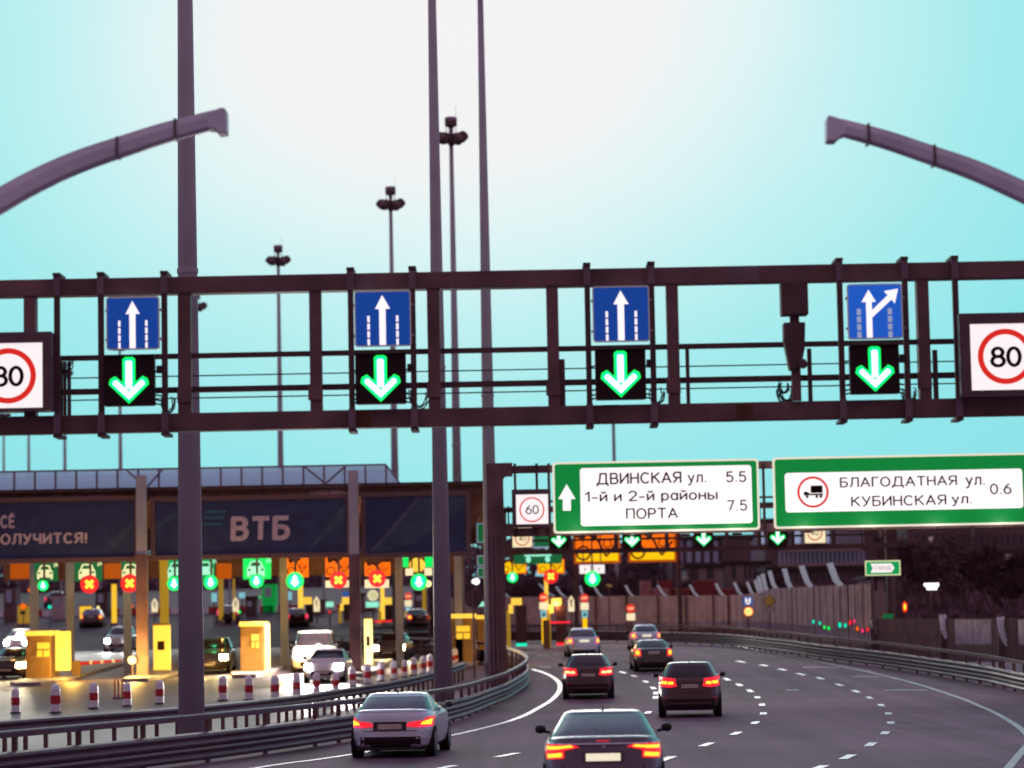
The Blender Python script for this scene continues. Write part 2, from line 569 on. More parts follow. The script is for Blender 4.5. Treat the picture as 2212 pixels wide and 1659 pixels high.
_X = .70
GLY = {
    'З': (.54, [_arc(.24, .76, .26, .24, 140, -90, 10) + _arc(.24, .26, .30, .26, 90, -140, 10)]),
    'А': (.74, [[(0, 0), (.37, 1), (.74, 0)], [(.13, .33), (.61, .33)]]), 'Б': (.58, [[(.54, 1), (0, 1), (0, 0)], _bowl(0, .58, 0, .56)]),
    'В': (.60, [[(0, 0), (0, 1)], _bowl(0, .55, .53, 1), _bowl(0, .60, 0, .53)]), 'Г': (.48, [[(0, 0), (0, 1), (.5, 1)]]),
    'Д': (.92, [[(0, -.2), (0, 0), (.92, 0), (.92, -.2)], [(.12, 0), (.24, .5), (.27, 1), (.78, 1), (.78, 0)]]), 'И': (.64, [[(0, 1), (0, 0)], [(0, .06), (.64, .94)], [(.64, 1), (.64, 0)]]),
    'К': (.62, [[(0, 0), (0, 1)], [(.6, 1), (.0, .42)], [(.2, .60), (.64, 0)]]), 'Л': (.68, [[(-.02, .02), (.08, .06), (.16, .4), (.18, 1), (.68, 1), (.68, 0)]]),
    'Н': (.62, [[(0, 0), (0, 1)], [(.62, 0), (.62, 1)], [(0, .52), (.62, .52)]]), 'О': (.76, [_el(.38, .5, .38, .5)]), 'П': (.62, [[(0, 0), (0, 1), (.62, 1), (.62, 0)]]),
    'Р': (.56, [[(0, 0), (0, 1)], _bowl(0, .56, .45, 1)]), 'С': (.70, [_arc(.38, .5, .38, .5, 48, 312, 18)]), 'Т': (.64, [[(0, 1), (.64, 1)], [(.32, 1), (.32, 0)]]),
    'У': (.64, [[(0, 1), (.34, .36)], [(.64, 1), (.32, .22), (.2, .03), (.05, 0)]]), 'Ч': (.58, [[(0, 1), (0, .66)] + _arc(.2, .62, .2, .2, 180, 270, 6) + [(.58, .45)], [(.58, 1), (.58, 0)]]),
    'Я': (.60, [[(.6, 0), (.6, 1)], _lbowl(0, .6, .48, 1), [(.34, .48), (0, 0)]]), 'Е': (.52, [[(.52, 1), (0, 1), (0, 0), (.54, 0)], [(0, .52), (.46, .52)]]),
    'Ё': (.52, [[(.52, 1), (0, 1), (0, 0), (.54, 0)], [(0, .52), (.46, .52)], [(.13, 1.2), (.17, 1.2)], [(.36, 1.2), (.40, 1.2)]]), 'Ъ': (.76, [[(0, 1), (.22, 1), (.22, 0)], _bowl(.22, .76, 0, .55)]),
    'у': (.50, [[(0, _X), (.27, .08)], [(.5, _X), (.24, -.05), (.15, -.25), (0, -.28)]]), 'л': (.50, [[(-.02, .02), (.08, .08), (.13, _X), (.5, _X), (.5, 0)]]),
    'и': (.48, [[(0, _X), (0, 0)], [(0, .05), (.48, _X - .05)], [(.48, _X), (.48, 0)]]), 'й': (.48, [[(0, _X), (0, 0)], [(0, .05), (.48, _X - .05)], [(.48, _X), (.48, 0)], _arc(.24, 1.0, .15, .12, 190, 350, 8)]),
    'р': (.50, [[(0, -.28), (0, _X)], _el(.25, _X / 2, .25, _X / 2)]), 'а': (.48, [_el(.24, _X / 2, .24, _X / 2), [(.48, _X), (.48, 0)]]), 'о': (.52, [_el(.26, _X / 2, .26, _X / 2)]),
    'н': (.48, [[(0, 0), (0, _X)], [(.48, 0), (.48, _X)], [(0, .37), (.48, .37)]]), 'ы': (.66, [[(0, _X), (0, 0)], _bowl(0, .42, 0, .40), [(.66, _X), (.66, 0)]]),
    '0': (.58, [_el(.29, .5, .29, .5)]), '1': (.28, [[(0, .76), (.26, 1), (.26, 0)]]), '2': (.56, [_arc(.28, .72, .28, .28, 165, -30, 12) + [(.0, 0), (.58, 0)]]),
    '4': (.62, [[(.44, 0), (.44, 1), (0, .28), (.62, .28)]]), '5': (.56, [[(.52, 1), (.09, 1), (.05, .55)] + _arc(.27, .32, .28, .32, 125, -150, 14)]), '6': (.58, [_el(.29, .31, .29, .31), [(.03, .38), (.16, .74), (.42, 1)]]),
    '7': (.54, [[(0, 1), (.54, 1), (.18, 0)]]), '8': (.58, [_el(.29, .76, .24, .24), _el(.29, .26, .29, .27)]), '.': (.08, [[(.02, .04), (.06, .04)]]), '–': (.40, [[(0, .36), (.40, .36)]]),
    '!': (.10, [[(.05, 1), (.05, .32)], [(.03, .03), (.07, .03)]]), 'S': (.54, [_arc(.27, .75, .25, .25, 40, 270, 10) + _arc(.27, .25, .27, .25, 90, -140, 10)]), 'T': (.6, [[(0, 1), (.6, 1)], [(.3, 1), (.3, 0)]]),
    'O': (.7, [_el(.35, .5, .35, .5)]), 'P': (.54, [[(0, 0), (0, 1)], _bowl(0, .54, .45, 1)]),
}


def text(s, cx, cz, w, h, y, bold=0.0, mb=None, shear=0.0, sw=.15, gap=.26):
    """stroke lettering fitted to the box w x h around (cx, cz), facing -Y at y"""
    quads, x = [], 0.0
    for ch in s:
        if ch == ' ':
            x += .42
            continue
        gw, lines = GLY[ch]
        for ln in lines:
            for k, (a, b) in enumerate(zip(ln, ln[1:])):
                dx, dz = b[0] - a[0], b[1] - a[1]
                L = math.hypot(dx, dz) or 1e-6
                ux, uz = dx / L * sw / 2, dz / L * sw / 2
                e0 = .55 if k else .55
                quads.append([(x + a[0] - ux * e0 - uz, a[1] - uz * e0 + ux), (x + b[0] + ux * e0 - uz, b[1] + uz * e0 + ux), (x + b[0] + ux * e0 + uz, b[1] + uz * e0 - ux), (x + a[0] - ux * e0 + uz, a[1] - uz * e0 - ux)])
        x += gw + gap
    xs = [p[0] for q in quads for p in q]
    zs_ = [p[1] for q in quads for p in q]
    x0, x1, z0, z1 = min(xs), max(xs), min(zs_), max(zs_)
    mb = mb or MB()
    for i, q in enumerate(quads):
        yy = y - .00012 * i
        mb.add([(cx + ((a - x0) / (x1 - x0) - .5) * w + shear * ((b - z0) / (z1 - z0) - .5) * h, yy, cz + ((b - z0) / (z1 - z0) - .5) * h) for a, b in q], [(3, 2, 1, 0)])
    return mb


def rrect(cx, cz, w, h, r, n=5):
    pts = []
    for sx, sz, a0 in ((1, 1, 0), (-1, 1, 90), (-1, -1, 180), (1, -1, 270)):
        for i in range(n + 1):
            a = R(a0 + 90 * i / n)
            pts.append((cx + sx * (w / 2 - r) + r * math.cos(a), cz + sz * (h / 2 - r) + r * math.sin(a)))
    return pts


def lamp(name, loc, power, color, radius=.15, parent=None):
    d = bpy.data.lights.new(name, 'POINT')
    d.energy = power
    d.color = color
    d.shadow_soft_size = radius
    o = bpy.data.objects.new(name, d)
    COL.objects.link(o)
    if parent is not None:
        o.parent = parent
        o.location = Vector(loc) - ORG[parent.name]
    else:
        o.location = loc
    return o


ORD = ['first', 'second', 'third', 'fourth', 'fifth', 'sixth', 'seventh', 'eighth', 'ninth', 'tenth', 'eleventh', 'twelfth', 'thirteenth',
       'fourteenth', 'fifteenth', 'sixteenth', 'seventeenth', 'eighteenth', 'nineteenth', 'twentieth', 'twenty-first', 'twenty-second',
       'twenty-third', 'twenty-fourth', 'twenty-fifth', 'twenty-sixth']

# ------------------------------------------------------------ ground, road, markings
def sheet(name, x0, x1, nx, ys, dz, m):
    mb = MB()
    xs = [x0 + (x1 - x0) * i / nx for i in range(nx + 1)]
    vs = [(x, y, gz(y) + dz) for y in ys for x in xs]
    fs = []
    for j in range(len(ys) - 1):
        for i in range(nx):
            a = j * (nx + 1) + i
            fs.append((a, a + 1, a + nx + 2, a + nx + 1))
    mb.add(vs, fs)
    return kind(mb.build(name, m), 'structure')


def node_ys(a, b):
    return sorted({a, b} | {y for y, _ in GT if a < y < b})


sheet('ground', -3000, 3000, 4, node_ys(-120, 4500), -.03, 'earth')
road = sheet('road', -75, 24, 4, node_ys(-60, 236), 0.0, 'asphalt')


RAMP = [(186, 0), (205, .9), (232, 2.5), (262, 3.8), (300, 5.2), (330, 5.6)]
def rz_(px, Y):
    z = gz(Y)
    if px < 925 and Y > 186:
        for (a, za), (b, zb_) in zip(RAMP, RAMP[1:]):
            if a <= Y <= b:
                z += za + (zb_ - za) * (Y - a) / (b - a)
    return z


mb = MB()
xa_, xb_ = -70, P(925, 1300, 205).x
vs, fs = [], []
for y, dz in RAMP:
    xr_ = P(925, 1300, y).x
    z_ = gz(y) + dz + .02
    vs += [(xa_, y, z_), (xr_, y, z_), (xr_, y, gz(y) - .5), (xa_, y, gz(y) - .5)]
for k in range(len(RAMP) - 1):
    for q in range(4):
        fs.append((4 * k + q, 4 * k + (q + 1) % 4, 4 * k + 4 + (q + 1) % 4, 4 * k + 4 + q))
fs += [(0, 3, 2, 1), tuple(4 * (len(RAMP) - 1) + q for q in range(4))]
mb.add(vs, fs)
kind(mb.build('ramp_road', 'asphalt_dark'), 'structure')


def dens(pts, st=1.5):
    out_ = []
    for a, b in zip(pts, pts[1:]):
        a, b = Vector(a), Vector(b)
        n = max(1, int((b - a).length / st))
        out_ += [a.lerp(b, i / n) for i in range(n)]
    return out_ + [Vector(pts[-1])]


def smoothp(pts, it=3):
    pts = [Vector(p) for p in pts]
    for _ in range(it):
        q = [pts[0]]
        for a, b in zip(pts, pts[1:]):
            q += [a.lerp(b, .25), a.lerp(b, .75)]
        pts = q + [pts[-1]]
    return pts


def drape(p, h=0.0):
    return Vector((p[0], p[1], gz(p[1]) + h))


def strip(name, pts, w, m, dz=.012):
    mb = MB()
    pts = dens(smoothp(pts, 2), 2.0)
    vs, fs = [], []
    for i, p in enumerate(pts):
        a, b = pts[max(0, i - 1)], pts[min(len(pts) - 1, i + 1)]
        d = Vector((b.x - a.x, b.y - a.y, 0)).normalized()
        s = Vector((d.y, -d.x, 0)) * w / 2
        vs += [drape(p - s, dz), drape(p + s, dz)]
    for i in range(len(pts) - 1):
        fs.append((2 * i, 2 * i + 1, 2 * i + 3, 2 * i + 2))
    mb.add(vs, fs)
    return kind(mb.build(name, m), 'structure')


strip('edge_line_marking', [G(*p) for p in [(180, 1716), (400, 1688), (575, 1655), (715, 1638), (850, 1615), (985, 1588), (1100, 1560), (1160, 1532), (1198, 1508),
                                            (1212, 1488), (1206, 1470), (1180, 1455), (1150, 1446)]], .17, 'paint')
strip('edge_line_marking', [G(*p) for p in [(2120, 1730), (2179, 1659), (2212, 1619), (2228, 1600), (2212, 1580), (2185, 1560), (2130, 1530), (2060, 1502),
                                            (1990, 1480), (1920, 1462), (1850, 1446), (1780, 1432), (1700, 1416), (1640, 1406), (1590, 1395), (1580, 1388)]], .17, 'paint_worn')
DASH = [
    [(1300, 1443), (1345, 1453), (1371, 1461), (1395, 1473), (1411, 1487), (1417, 1498), (1416, 1507), (1400, 1540), (1340, 1580), (1230, 1605), (1095, 1632), (955, 1660)],
    [(1440, 1436), (1480, 1443), (1515, 1450), (1545, 1458), (1570, 1468), (1597, 1480), (1620, 1493), (1636, 1507), (1646, 1523), (1649, 1542), (1631, 1562), (1590, 1585), (1527, 1609), (1440, 1640)],
    [(1600, 1430), (1650, 1438), (1690, 1447), (1730, 1457), (1772, 1466), (1813, 1480), (1849, 1494), (1878, 1508), (1903, 1524), (1919, 1542), (1924, 1562), (1912, 1584), (1881, 1609), (1831, 1636), (1770, 1659)],
]
mb = MB()
for line in DASH:
    g = [G(*p) for p in line]
    for i, c in enumerate(g):
        a, b = g[max(0, i - 1)], g[min(len(g) - 1, i + 1)]
        d = Vector((b.x - a.x, b.y - a.y, 0)).normalized()
        s = Vector((d.y, -d.x, 0)) * .10
        d = d * min(.9, .18 * (b - a).length)
        q = [drape(c - d - s, .014), drape(c - d + s, .014), drape(c + d + s, .014), drape(c + d - s, .014)]
        mb.add(q, [(0, 1, 2, 3)])
kind(mb.build('lane_dash_marking', 'paint'), 'structure')
mb = MB()
for (x0, x1, y) in [(1735, 1815, 1443), (1842, 1905, 1463), (1912, 2004, 1492), (1700, 1727, 1492), (1130, 1160, 1410), (1160, 1185, 1417), (1165, 1190, 1442)]:
    a, b = G(x0, y), G(x1, y)
    mb.add([drape(p, .013) for p in (a, b, b + Vector((0, .5, 0)), a + Vector((0, .5, 0)))], [(0, 1, 2, 3)])
kind(mb.build('worn_arrow_marking', 'paint_worn'), 'structure')


# ------------------------------------------------------------ guard rails
def wprof(s):
    f = [(.00, 0), (.07, .03), (.09, .08), (.02, .155), (.09, .23), (.07, .28), (.0, .31)]
    bk = [(x - .02, z) for x, z in f[::-1]]
    return [(s * x, z) for x, z in f + bk]


def guard(label, base, s, upper=True, beams=(.36,), step=2.0, group=None, top=1.05):
    base = [drape(p) for p in base]
    t = thing('guard_rail', label, 'guard rail', base[0], group)
    for hb in beams:
        mb = MB().sweep([p + Vector((0, 0, hb)) for p in base], wprof(s))
        mb.build('beam', 'galv_dark', t)
    if upper:
        MB().sweep([p + Vector((0, 0, top - .13)) for p in base], [(-.05, 0), (.05, 0), (.06, .1), (.03, .13), (-.05, .13)]).build('top_rail', 'galv_dark', t)
    acc, n = 0, 0
    for a, b in zip(base, base[1:]):
        acc += (b - a).length
        if acc >= step and n < 98:
            acc, n = 0, n + 1
            d = (b - a).normalized()
            c = b - Vector((d.y, -d.x, 0)) * s * .09
            MB().box(c.x - .05, c.x + .05, c.y - .07, c.y + .07, c.z, c.z + (top - .12 if upper else max(beams) + .3)).build('post', 'steel_brown', t)
    return t


lb = [G(px, py, .66) for px, py in [(-260, 1652), (0, 1626), (276, 1598), (553, 1569), (760, 1543), (953, 1519), (1053, 1489), (1110, 1467), (1142, 1446)]]
tip = lb[-1]
lb += [tip + Vector(d) for d in [(-.1, 9, 0), (-.9, 18, 0), (-2.4, 27, 0), (-5, 38, 0), (-9, 50, 0), (-15, 62, 0)]]
guard('double height steel guard rail curving along the left edge of the road', dens(smoothp(lb, 2), 1.0), 1, step=1.9, beams=(.35, .06))
fb = [G(px, py, .78) for px, py in [(-120, 1567), (0, 1556), (388, 1528), (553, 1512), (750, 1485), (928, 1455), (1003, 1430)]]
guard('low dark guard rail on short posts right behind the striped bollards', dens(smoothp(fb, 1), 1.0), 1, upper=False, beams=(.47,), step=.85)
# damp plaza pavement left of the bollard rail
mb = MB()
vs, fs = [], []
fbx = dens(smoothp(fb, 1), 1.0)


def edge_x(y):
    for a, b in zip(fbx, fbx[1:]):
        if a.y <= y <= b.y:
            return a.x + (b.x - a.x) * (y - a.y) / max(1e-6, b.y - a.y)
    return fbx[0].x if y < fbx[0].y else min(fbx[-1].x + .6, -2.2)


ys_ = sorted(set(node_ys(58, 185)) | {60, 66, 72, 78, 84, 94, 108, 136, 150, 168})
for y in ys_:
    vs += [(-72, y, gz(y) + .008), (edge_x(y) - .2, y, gz(y) + .008)]
for k in range(len(ys_) - 1):
    fs.append((2 * k, 2 * k + 1, 2 * k + 3, 2 * k + 2))
mb.add(vs, fs)
kind(mb.build('plaza_pavement', 'asphalt_wet'), 'structure')
rb = [G(px, py, 1.15) for px, py in [(2420, 1462), (2212, 1425), (2034, 1401), (1884, 1384), (1750, 1371), (1655, 1361)]]
e = rb[-1]
rb += [e + Vector(d) for d in [(-.6, 12, 0), (-2.4, 22, 0), (-6, 32, 0), (-12, 38, 0), (-24, 41, 0)]]
guard('steel guard rail with upper tube along the right edge of the road', dens(smoothp(rb, 2), 1.0), -1, step=1.6, beams=(.42, .10), top=1.15)


# ------------------------------------------------------------ near gantry
YG = 44.4


def X(px, py, Y):
    return P(px, py, Y).x


def Z(px, py, Y):
    return P(px, py, Y).z


def gm(px, py):          # near gantry metres
    p = P(px, py, YG)
    return p.x, p.z


zt1, zt0 = Z(1106, 583.5, YG), Z(1106, 620, YG)
zb1, zb0 = Z(1106, 878.5, YG), Z(1106, 917.5, YG)
gan = thing('sign_gantry', 'large brown steel lane gantry spanning the road in the foreground', 'gantry', (0, YG, 0))
for a, b in ((zt0, zt1), (zb0, zb1)):
    MB().box(-11.2, 11.2, YG, YG + .32, a, b).build('chord', 'steel_brown', gan, bevel=.015)
for px in (-260, 63, 398, 681, 937, 1195, 1455, 1998, 2330):
    x = X(px, 750, YG)
    w = .19 if px not in (398, 937) else .2
    MB().box(x - w / 2, x + w / 2, YG + .03, YG + .29, zb1 - .005, zt0 + .005).build('post', 'steel_brown', gan, bevel=.01)
for px in (-260, 63, 398, 681, 937, 1195, 1455, 1998):
    x = X(px, 835, YG)
    z = Z(1106, 836, YG)
    MB().box(x - .115, x + .115, YG - .01, YG + .027, z - .15, z + .11).build('joint_plate', 'steel_brown', gan, bevel=.008)
for px, wpx, ya, yb in ((1213, 14, 775, 880), (1485, 8, 752, 875), (2021, 10, 755, 870), (1749, 9, 752, 870), (138, 5, 780, 893), (147, 7, 780, 893), (131, 5, 780, 893)):
    x, z1 = gm(px, ya)
    MB().box(x - wpx / 270, x + wpx / 270, YG + .06, YG + .14, zb1 - .004, z1).build('strut', 'steel_brown_dark', gan)
zr1, zr2 = Z(1106, 755, YG + .2), Z(1106, 828, YG + .2)
MB().box(-11, 11, YG + .20, YG + .26, zr1 - .045, zr1 + .04).build('rail', 'steel_brown_dark', gan)
MB().box(-11, 11, YG + .20, YG + .26, zr2 - .05, zr2 + .045).build('rail', 'steel_brown_dark', gan)
for py in (797.5, 845.5):
    z = Z(1106, py, YG + .2)
    MB().rod((-11, YG + .3, z), (11, YG + .3, z), .011, n=6).build('cable', 'cable', gan)
HANG = [124, 219, 356, 759, 893, 1271, 1410, 1817, 1958, 2067]
for px in HANG:
    x = X(px, 750, YG - .1)
    h = MB().box(x - .045, x + .045, YG - .16, YG - .07, zb0 - .07, zt1 + .07).build('hanger', 'steel_brown_dark', gan)
    for a, b in ((zt0, zt1), (zb0, zb1)):
        MB().box(x - .055, x + .055, YG - .175, YG - .165, a - .01, b + .01).build('clamp', 'steel_purple', h)
    for z in (zt1 + .05, zb0 - .05):
        MB().box(x - .06, x + .06, YG - .19, YG + .4, z - .025, z + .025).build('clamp_bolt', 'steel_brown_dark', h)
for (xa, xb, ya, yb, mm) in ((810, 830, 585, 618, 'steel_purple'), (766, 803, 587, 617, 'steel_purple'), (1575, 1640, 572, 602, 'steel_purple'), (768, 800, 888, 921, 'steel_rust'), (1590, 1628, 872, 902, 'steel_rust')):
    x0, z1 = gm(xa, ya); x1, z0 = gm(xb, yb)
    if xa == 810: continue
    top = ya < 700
    MB().box(x0, x1, YG - .004, YG, (zt0 if top else zb0) + .012, (zt1 if top else zb1) - .012).build('repaired_patch', mm, gan)
for sx in (-1, 1):
    MB().box(sx * 11.4 - .25, sx * 11.4 + .25, YG - .1, YG + .42, 0, zt1).build('column', 'steel_brown', gan, bevel=.02)
# loose cable loops
rng = random.Random(3)


def loops(root, cx, cz, y, s, n=3, name='cable'):
    mb = MB()
    for k in range(n):
        a0 = rng.uniform(-.4, .4)
        pts = []
        for i in range(13):
            a = a0 + math.pi * (1.15 - 1.3 * i / 12)
            pts.append((cx + s * (.9 + .25 * k) * math.cos(a) * .6 + rng.uniform(-.01, .01), y + .03 * k, cz - s * (1 + .1 * k) * math.sin(a) + rng.uniform(-.01, .01)))
        mb.path(pts, .011, 5)
    return mb.build(name, 'cable', root)


for px, py in ((362, 868), (905, 850), (140, 782), (1420, 850), (1965, 850), (1700, 845)):
    x, z = gm(px, py)
    loops(gan, x, z, YG + .05, .14 if px != 905 else .2, 3 if px != 1700 else 5)

# direction signs
LANE_TXT = ['with a pale faded straight arrow, leftmost on the near gantry', 'with a crisp straight arrow, second from left on the near gantry',
            'with a straight arrow, third from left on the near gantry']


def blue_sign(x0, y0, x1, y1, label, turn=False):
    cx, cz, w, h = rc(x0, y0, x1, y1, YG - .2)
    y = YG - .24
    t = thing('lane_sign', label, 'road sign', (cx, y, cz - h / 2), 'blue lane signs on the near gantry')
    MB().prism(rrect(cx, cz, w, h, .05), y + .005, y + .05).build('frame', 'frame_pale', t)
    fw = .045
    MB().prism(rrect(cx, cz, w - fw, h - fw, .03), y - .004, y + .004).build('panel', 'sign_blue_pale' if turn else 'sign_blue', t)
    u = lambda a: cx + (a - .5) * (w - fw)
    v = lambda b: cz + (b - .5) * (h - fw)
    a = MB()
    if not turn:
        a.prism([(u(.435), v(0)), (u(.555), v(0)), (u(.555), v(.68)), (u(.64), v(.68)), (u(.495), v(.94)), (u(.36), v(.68)), (u(.435), v(.68))], y - .012, y - .006)
        xs = (.235, .77)
        dw = .022
    else:
        a.prism([(u(.33), v(0)), (u(.44), v(0)), (u(.44), v(.38)), (u(.82), v(.72)), (u(.88), v(.64)), (u(.95), v(.92)), (u(.68), v(.88)), (u(.75), v(.80)), (u(.44), v(.52)),
                 (u(.44), v(.68)), (u(.52), v(.68)), (u(.385), v(.91)), (u(.245), v(.68)), (u(.33), v(.68))], y - .012, y - .006)
        xs = (.19, .78)
        dw = .04
    a.build('arrow', 'sym_white', t)
    for xx in xs:
        d = MB()
        for k in range(4):
            z0 = .0 + k * .145
            d.prism([(u(xx - dw), v(z0)), (u(xx + dw), v(z0 + .0)), (u(xx + dw), v(z0 + .115)), (u(xx - dw), v(z0 + .115))], y - .012, y - .006)
        d.build('lane_line', 'sym_faded' if turn else 'sym_white', t)
    for sx in (-1, 1):
        for sz in (.25, -.3):
            MB().box(cx + sx * w / 2 - .02, cx + sx * w / 2 + .045, y + .05, y + .09, cz + sz * h - .02, cz + sz * h + .02).build('bracket', 'galv', t)
    return t


blue_sign(230, 641, 345, 756, 'blue straight ahead lane sign, leftmost on the near gantry')
blue_sign(766, 628, 888, 749, 'blue straight ahead lane sign hanging between two thick masts, second from left')
blue_sign(1280, 618, 1403, 739, 'blue straight ahead lane sign, third from left, closest to the picture centre')
blue_sign(1830, 613, 1949, 733, 'blue lane sign with forked arrow, straight and right turn', True)


def lane_signal(cx, cz, s, y, label, group, box=True):
    """square black LED matrix head with a green down arrow; s = box side"""
    t = thing('lane_signal', label, 'traffic signal', (cx, y, cz - s / 2), group)
    MB().prism(rrect(cx, cz, s, s, s * .03), y, y + s * .22).build('housing', 'black_box', t)
    MB().box(cx - s * .5, cx + s * .5, y - s * .07, y, cz + s * .48, cz + s * .5).build('visor', 'black_box', t)

    def arrow(e, y0, mm, nm):
        m2 = MB()
        u = lambda a: cx + a * s
        v = lambda b: cz + b * s
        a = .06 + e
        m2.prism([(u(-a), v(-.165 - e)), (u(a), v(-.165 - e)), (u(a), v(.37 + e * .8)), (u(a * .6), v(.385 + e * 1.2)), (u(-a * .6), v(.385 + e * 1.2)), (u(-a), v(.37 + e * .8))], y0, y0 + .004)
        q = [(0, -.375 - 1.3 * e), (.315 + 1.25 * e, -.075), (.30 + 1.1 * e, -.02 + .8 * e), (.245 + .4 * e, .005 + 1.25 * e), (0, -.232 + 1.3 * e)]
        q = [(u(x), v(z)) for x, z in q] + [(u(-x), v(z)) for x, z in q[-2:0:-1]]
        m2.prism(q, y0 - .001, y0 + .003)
        return m2.build(nm, mm, t)
    arrow(.066, y - .006, 'led_green', 'halo_fringe')  # halo around the lit arrow, built as glowing outlines behind it
    arrow(.033, y - .012, 'halo_cyan', 'halo_inner')
    arrow(.0, y - .018, 'led_white', 'arrow')
    return t


for k, (x0, y0, x1, y1) in enumerate([(225, 768, 334, 877), (768, 764, 877, 873), (1286, 755, 1395, 863), (1836, 744, 1942, 852)]):
    cx, cz, w, h = rc(x0, y0, x1, y1, YG - .25)
    s_ = lane_signal(cx, cz, w, YG - .30, ['green down arrow signal under the leftmost blue sign of the near gantry', 'green down arrow signal under the second blue sign of the near gantry',
                     'green down arrow signal under the third blue sign, near the picture centre', 'green down arrow signal under the blue sign with forked arrow'][k], 'lane signals on the near gantry')
    for sx in (-1, 1):
        for dz in (.16, -.22, -.3, -.36):
            MB().rod((cx + sx * (w / 2 - .02), YG - .12, cz + dz), (cx + sx * (w / 2 + .09), YG - .09, cz + dz - .02), .014, n=6).build('bracket', 'galv_dark', s_)
    MB().box(cx + w / 2 + .02, cx + w / 2 + .12, YG - .2, YG - .1, cz + .12, cz + .24).build('junction_box', 'cable', s_)


def speed_sign(Y, outer, face, ring_c, ring_r, digits, drect, label, group, dep=.35, facem='face_white', ringm='ring_red', rw=.2):
    cx, cz, w, h = rc(*outer, Y)
    t = thing('speed_limit_sign', label, 'speed sign', (cx, Y, cz - h / 2), group)
    MB().box(cx - w / 2, cx + w / 2, Y + .02, Y + dep, cz - h / 2, cz + h / 2).build('housing', 'galv_dark', t, bevel=.01)
    fx, fz, fw, fh = rc(*face, Y)
    b = MB()
    for (a0, a1, c0, c1) in ((cx - w / 2, fx - fw / 2, cz - h / 2, cz + h / 2), (fx + fw / 2, cx + w / 2, cz - h / 2, cz + h / 2),
                             (fx - fw / 2, fx + fw / 2, fz + fh / 2, cz + h / 2), (fx - fw / 2, fx + fw / 2, cz - h / 2, fz - fh / 2)):
        b.box(a0, a1, Y - .06, Y + .02, c0, c1)
    b.build('bezel', 'galv_dark', t)
    MB().box(fx - fw / 2, fx + fw / 2, Y - .005, Y + .012, fz - fh / 2, fz + fh / 2).build('face', facem, t)
    k = fw / (face[2] - face[0])
    rx, rz = P(ring_c[0], ring_c[1], Y).x, P(ring_c[0], ring_c[1], Y).z
    MB().ring(rx, rz, ring_r * k * (1 - rw), ring_r * k, Y - .014, Y - .007).build('ring', ringm, t)
    dx, dz, dw, dh = rc(*drect, Y)
    text(digits, dx, dz, dw, dh, Y - .012, 0, None, 0, .19 if digits == '80' else .14, .2).build('numeral', 'ink', t)
    return t


speed_sign(YG - .4, (-58, 718, 112, 889), (-38, 741, 93, 882), (18, 812), 60, '80', (-16, 790, 52, 836),
           'lit 80 speed sign cut by the left picture edge on the near gantry', '80 speed signs on the near gantry')
speed_sign(YG - .4, (2073, 676, 2246, 857), (2096, 699, 2232, 843), (2172, 770), 60, '80', (2138, 748, 2207, 794),
           'lit 80 speed sign cut by the right picture edge on the near gantry', '80 speed signs on the near gantry', facem='face_white')

# detector unit hanging on the gantry
cx, cz, w, h = rc(1686, 610, 1744, 682, YG - .2)
t = thing('traffic_camera', 'dark detector and camera unit hanging on the near gantry before the forked arrow sign', 'traffic camera', (cx, YG - .2, cz))
MB().box(cx - w / 2, cx + w / 2, YG - .35, YG - .01, cz - h / 2, cz + h / 2).build('housing', 'steel_brown_dark', t, bevel=.02)
x2, z2, w2, h2 = rc(1693, 697, 1740, 800, YG - .2)
MB().prism([(x2 - w2 / 2, z2 + h2 / 2), (x2 + w2 / 2, z2 + h2 / 2), (x2 + w2 / 2 - .02, z2 - .05), (x2 + w2 / 2 - .1, z2 - h2 / 2), (x2 - w2 / 2 + .08, z2 - h2 / 2), (x2 - w2 / 2, z2 + .1)], YG - .3, YG - .01).build('camera_body', 'steel_brown_dark', t, bevel=.02)
x3, z3, w3, h3 = rc(1709, 680, 1729, 875, YG - .1)
MB().box(x3 - w3 / 2, x3 + w3 / 2, YG - .1, YG - .02, zb1, z3 + h3 / 2).build('bracket', 'steel_brown', t)
x4, z4, w4, h4 = rc(1722, 772, 1744, 806, YG - .3)
MB().rod((x4, YG - .46, z4), (x4, YG - .3, z4 + .03), .07, .08, 14).build('lens_hood', 'galv_dark', t)
loops(t, X(1692, 835, YG), Z(1692, 835, YG), YG - .15, .1, 3, 'cable_loop')

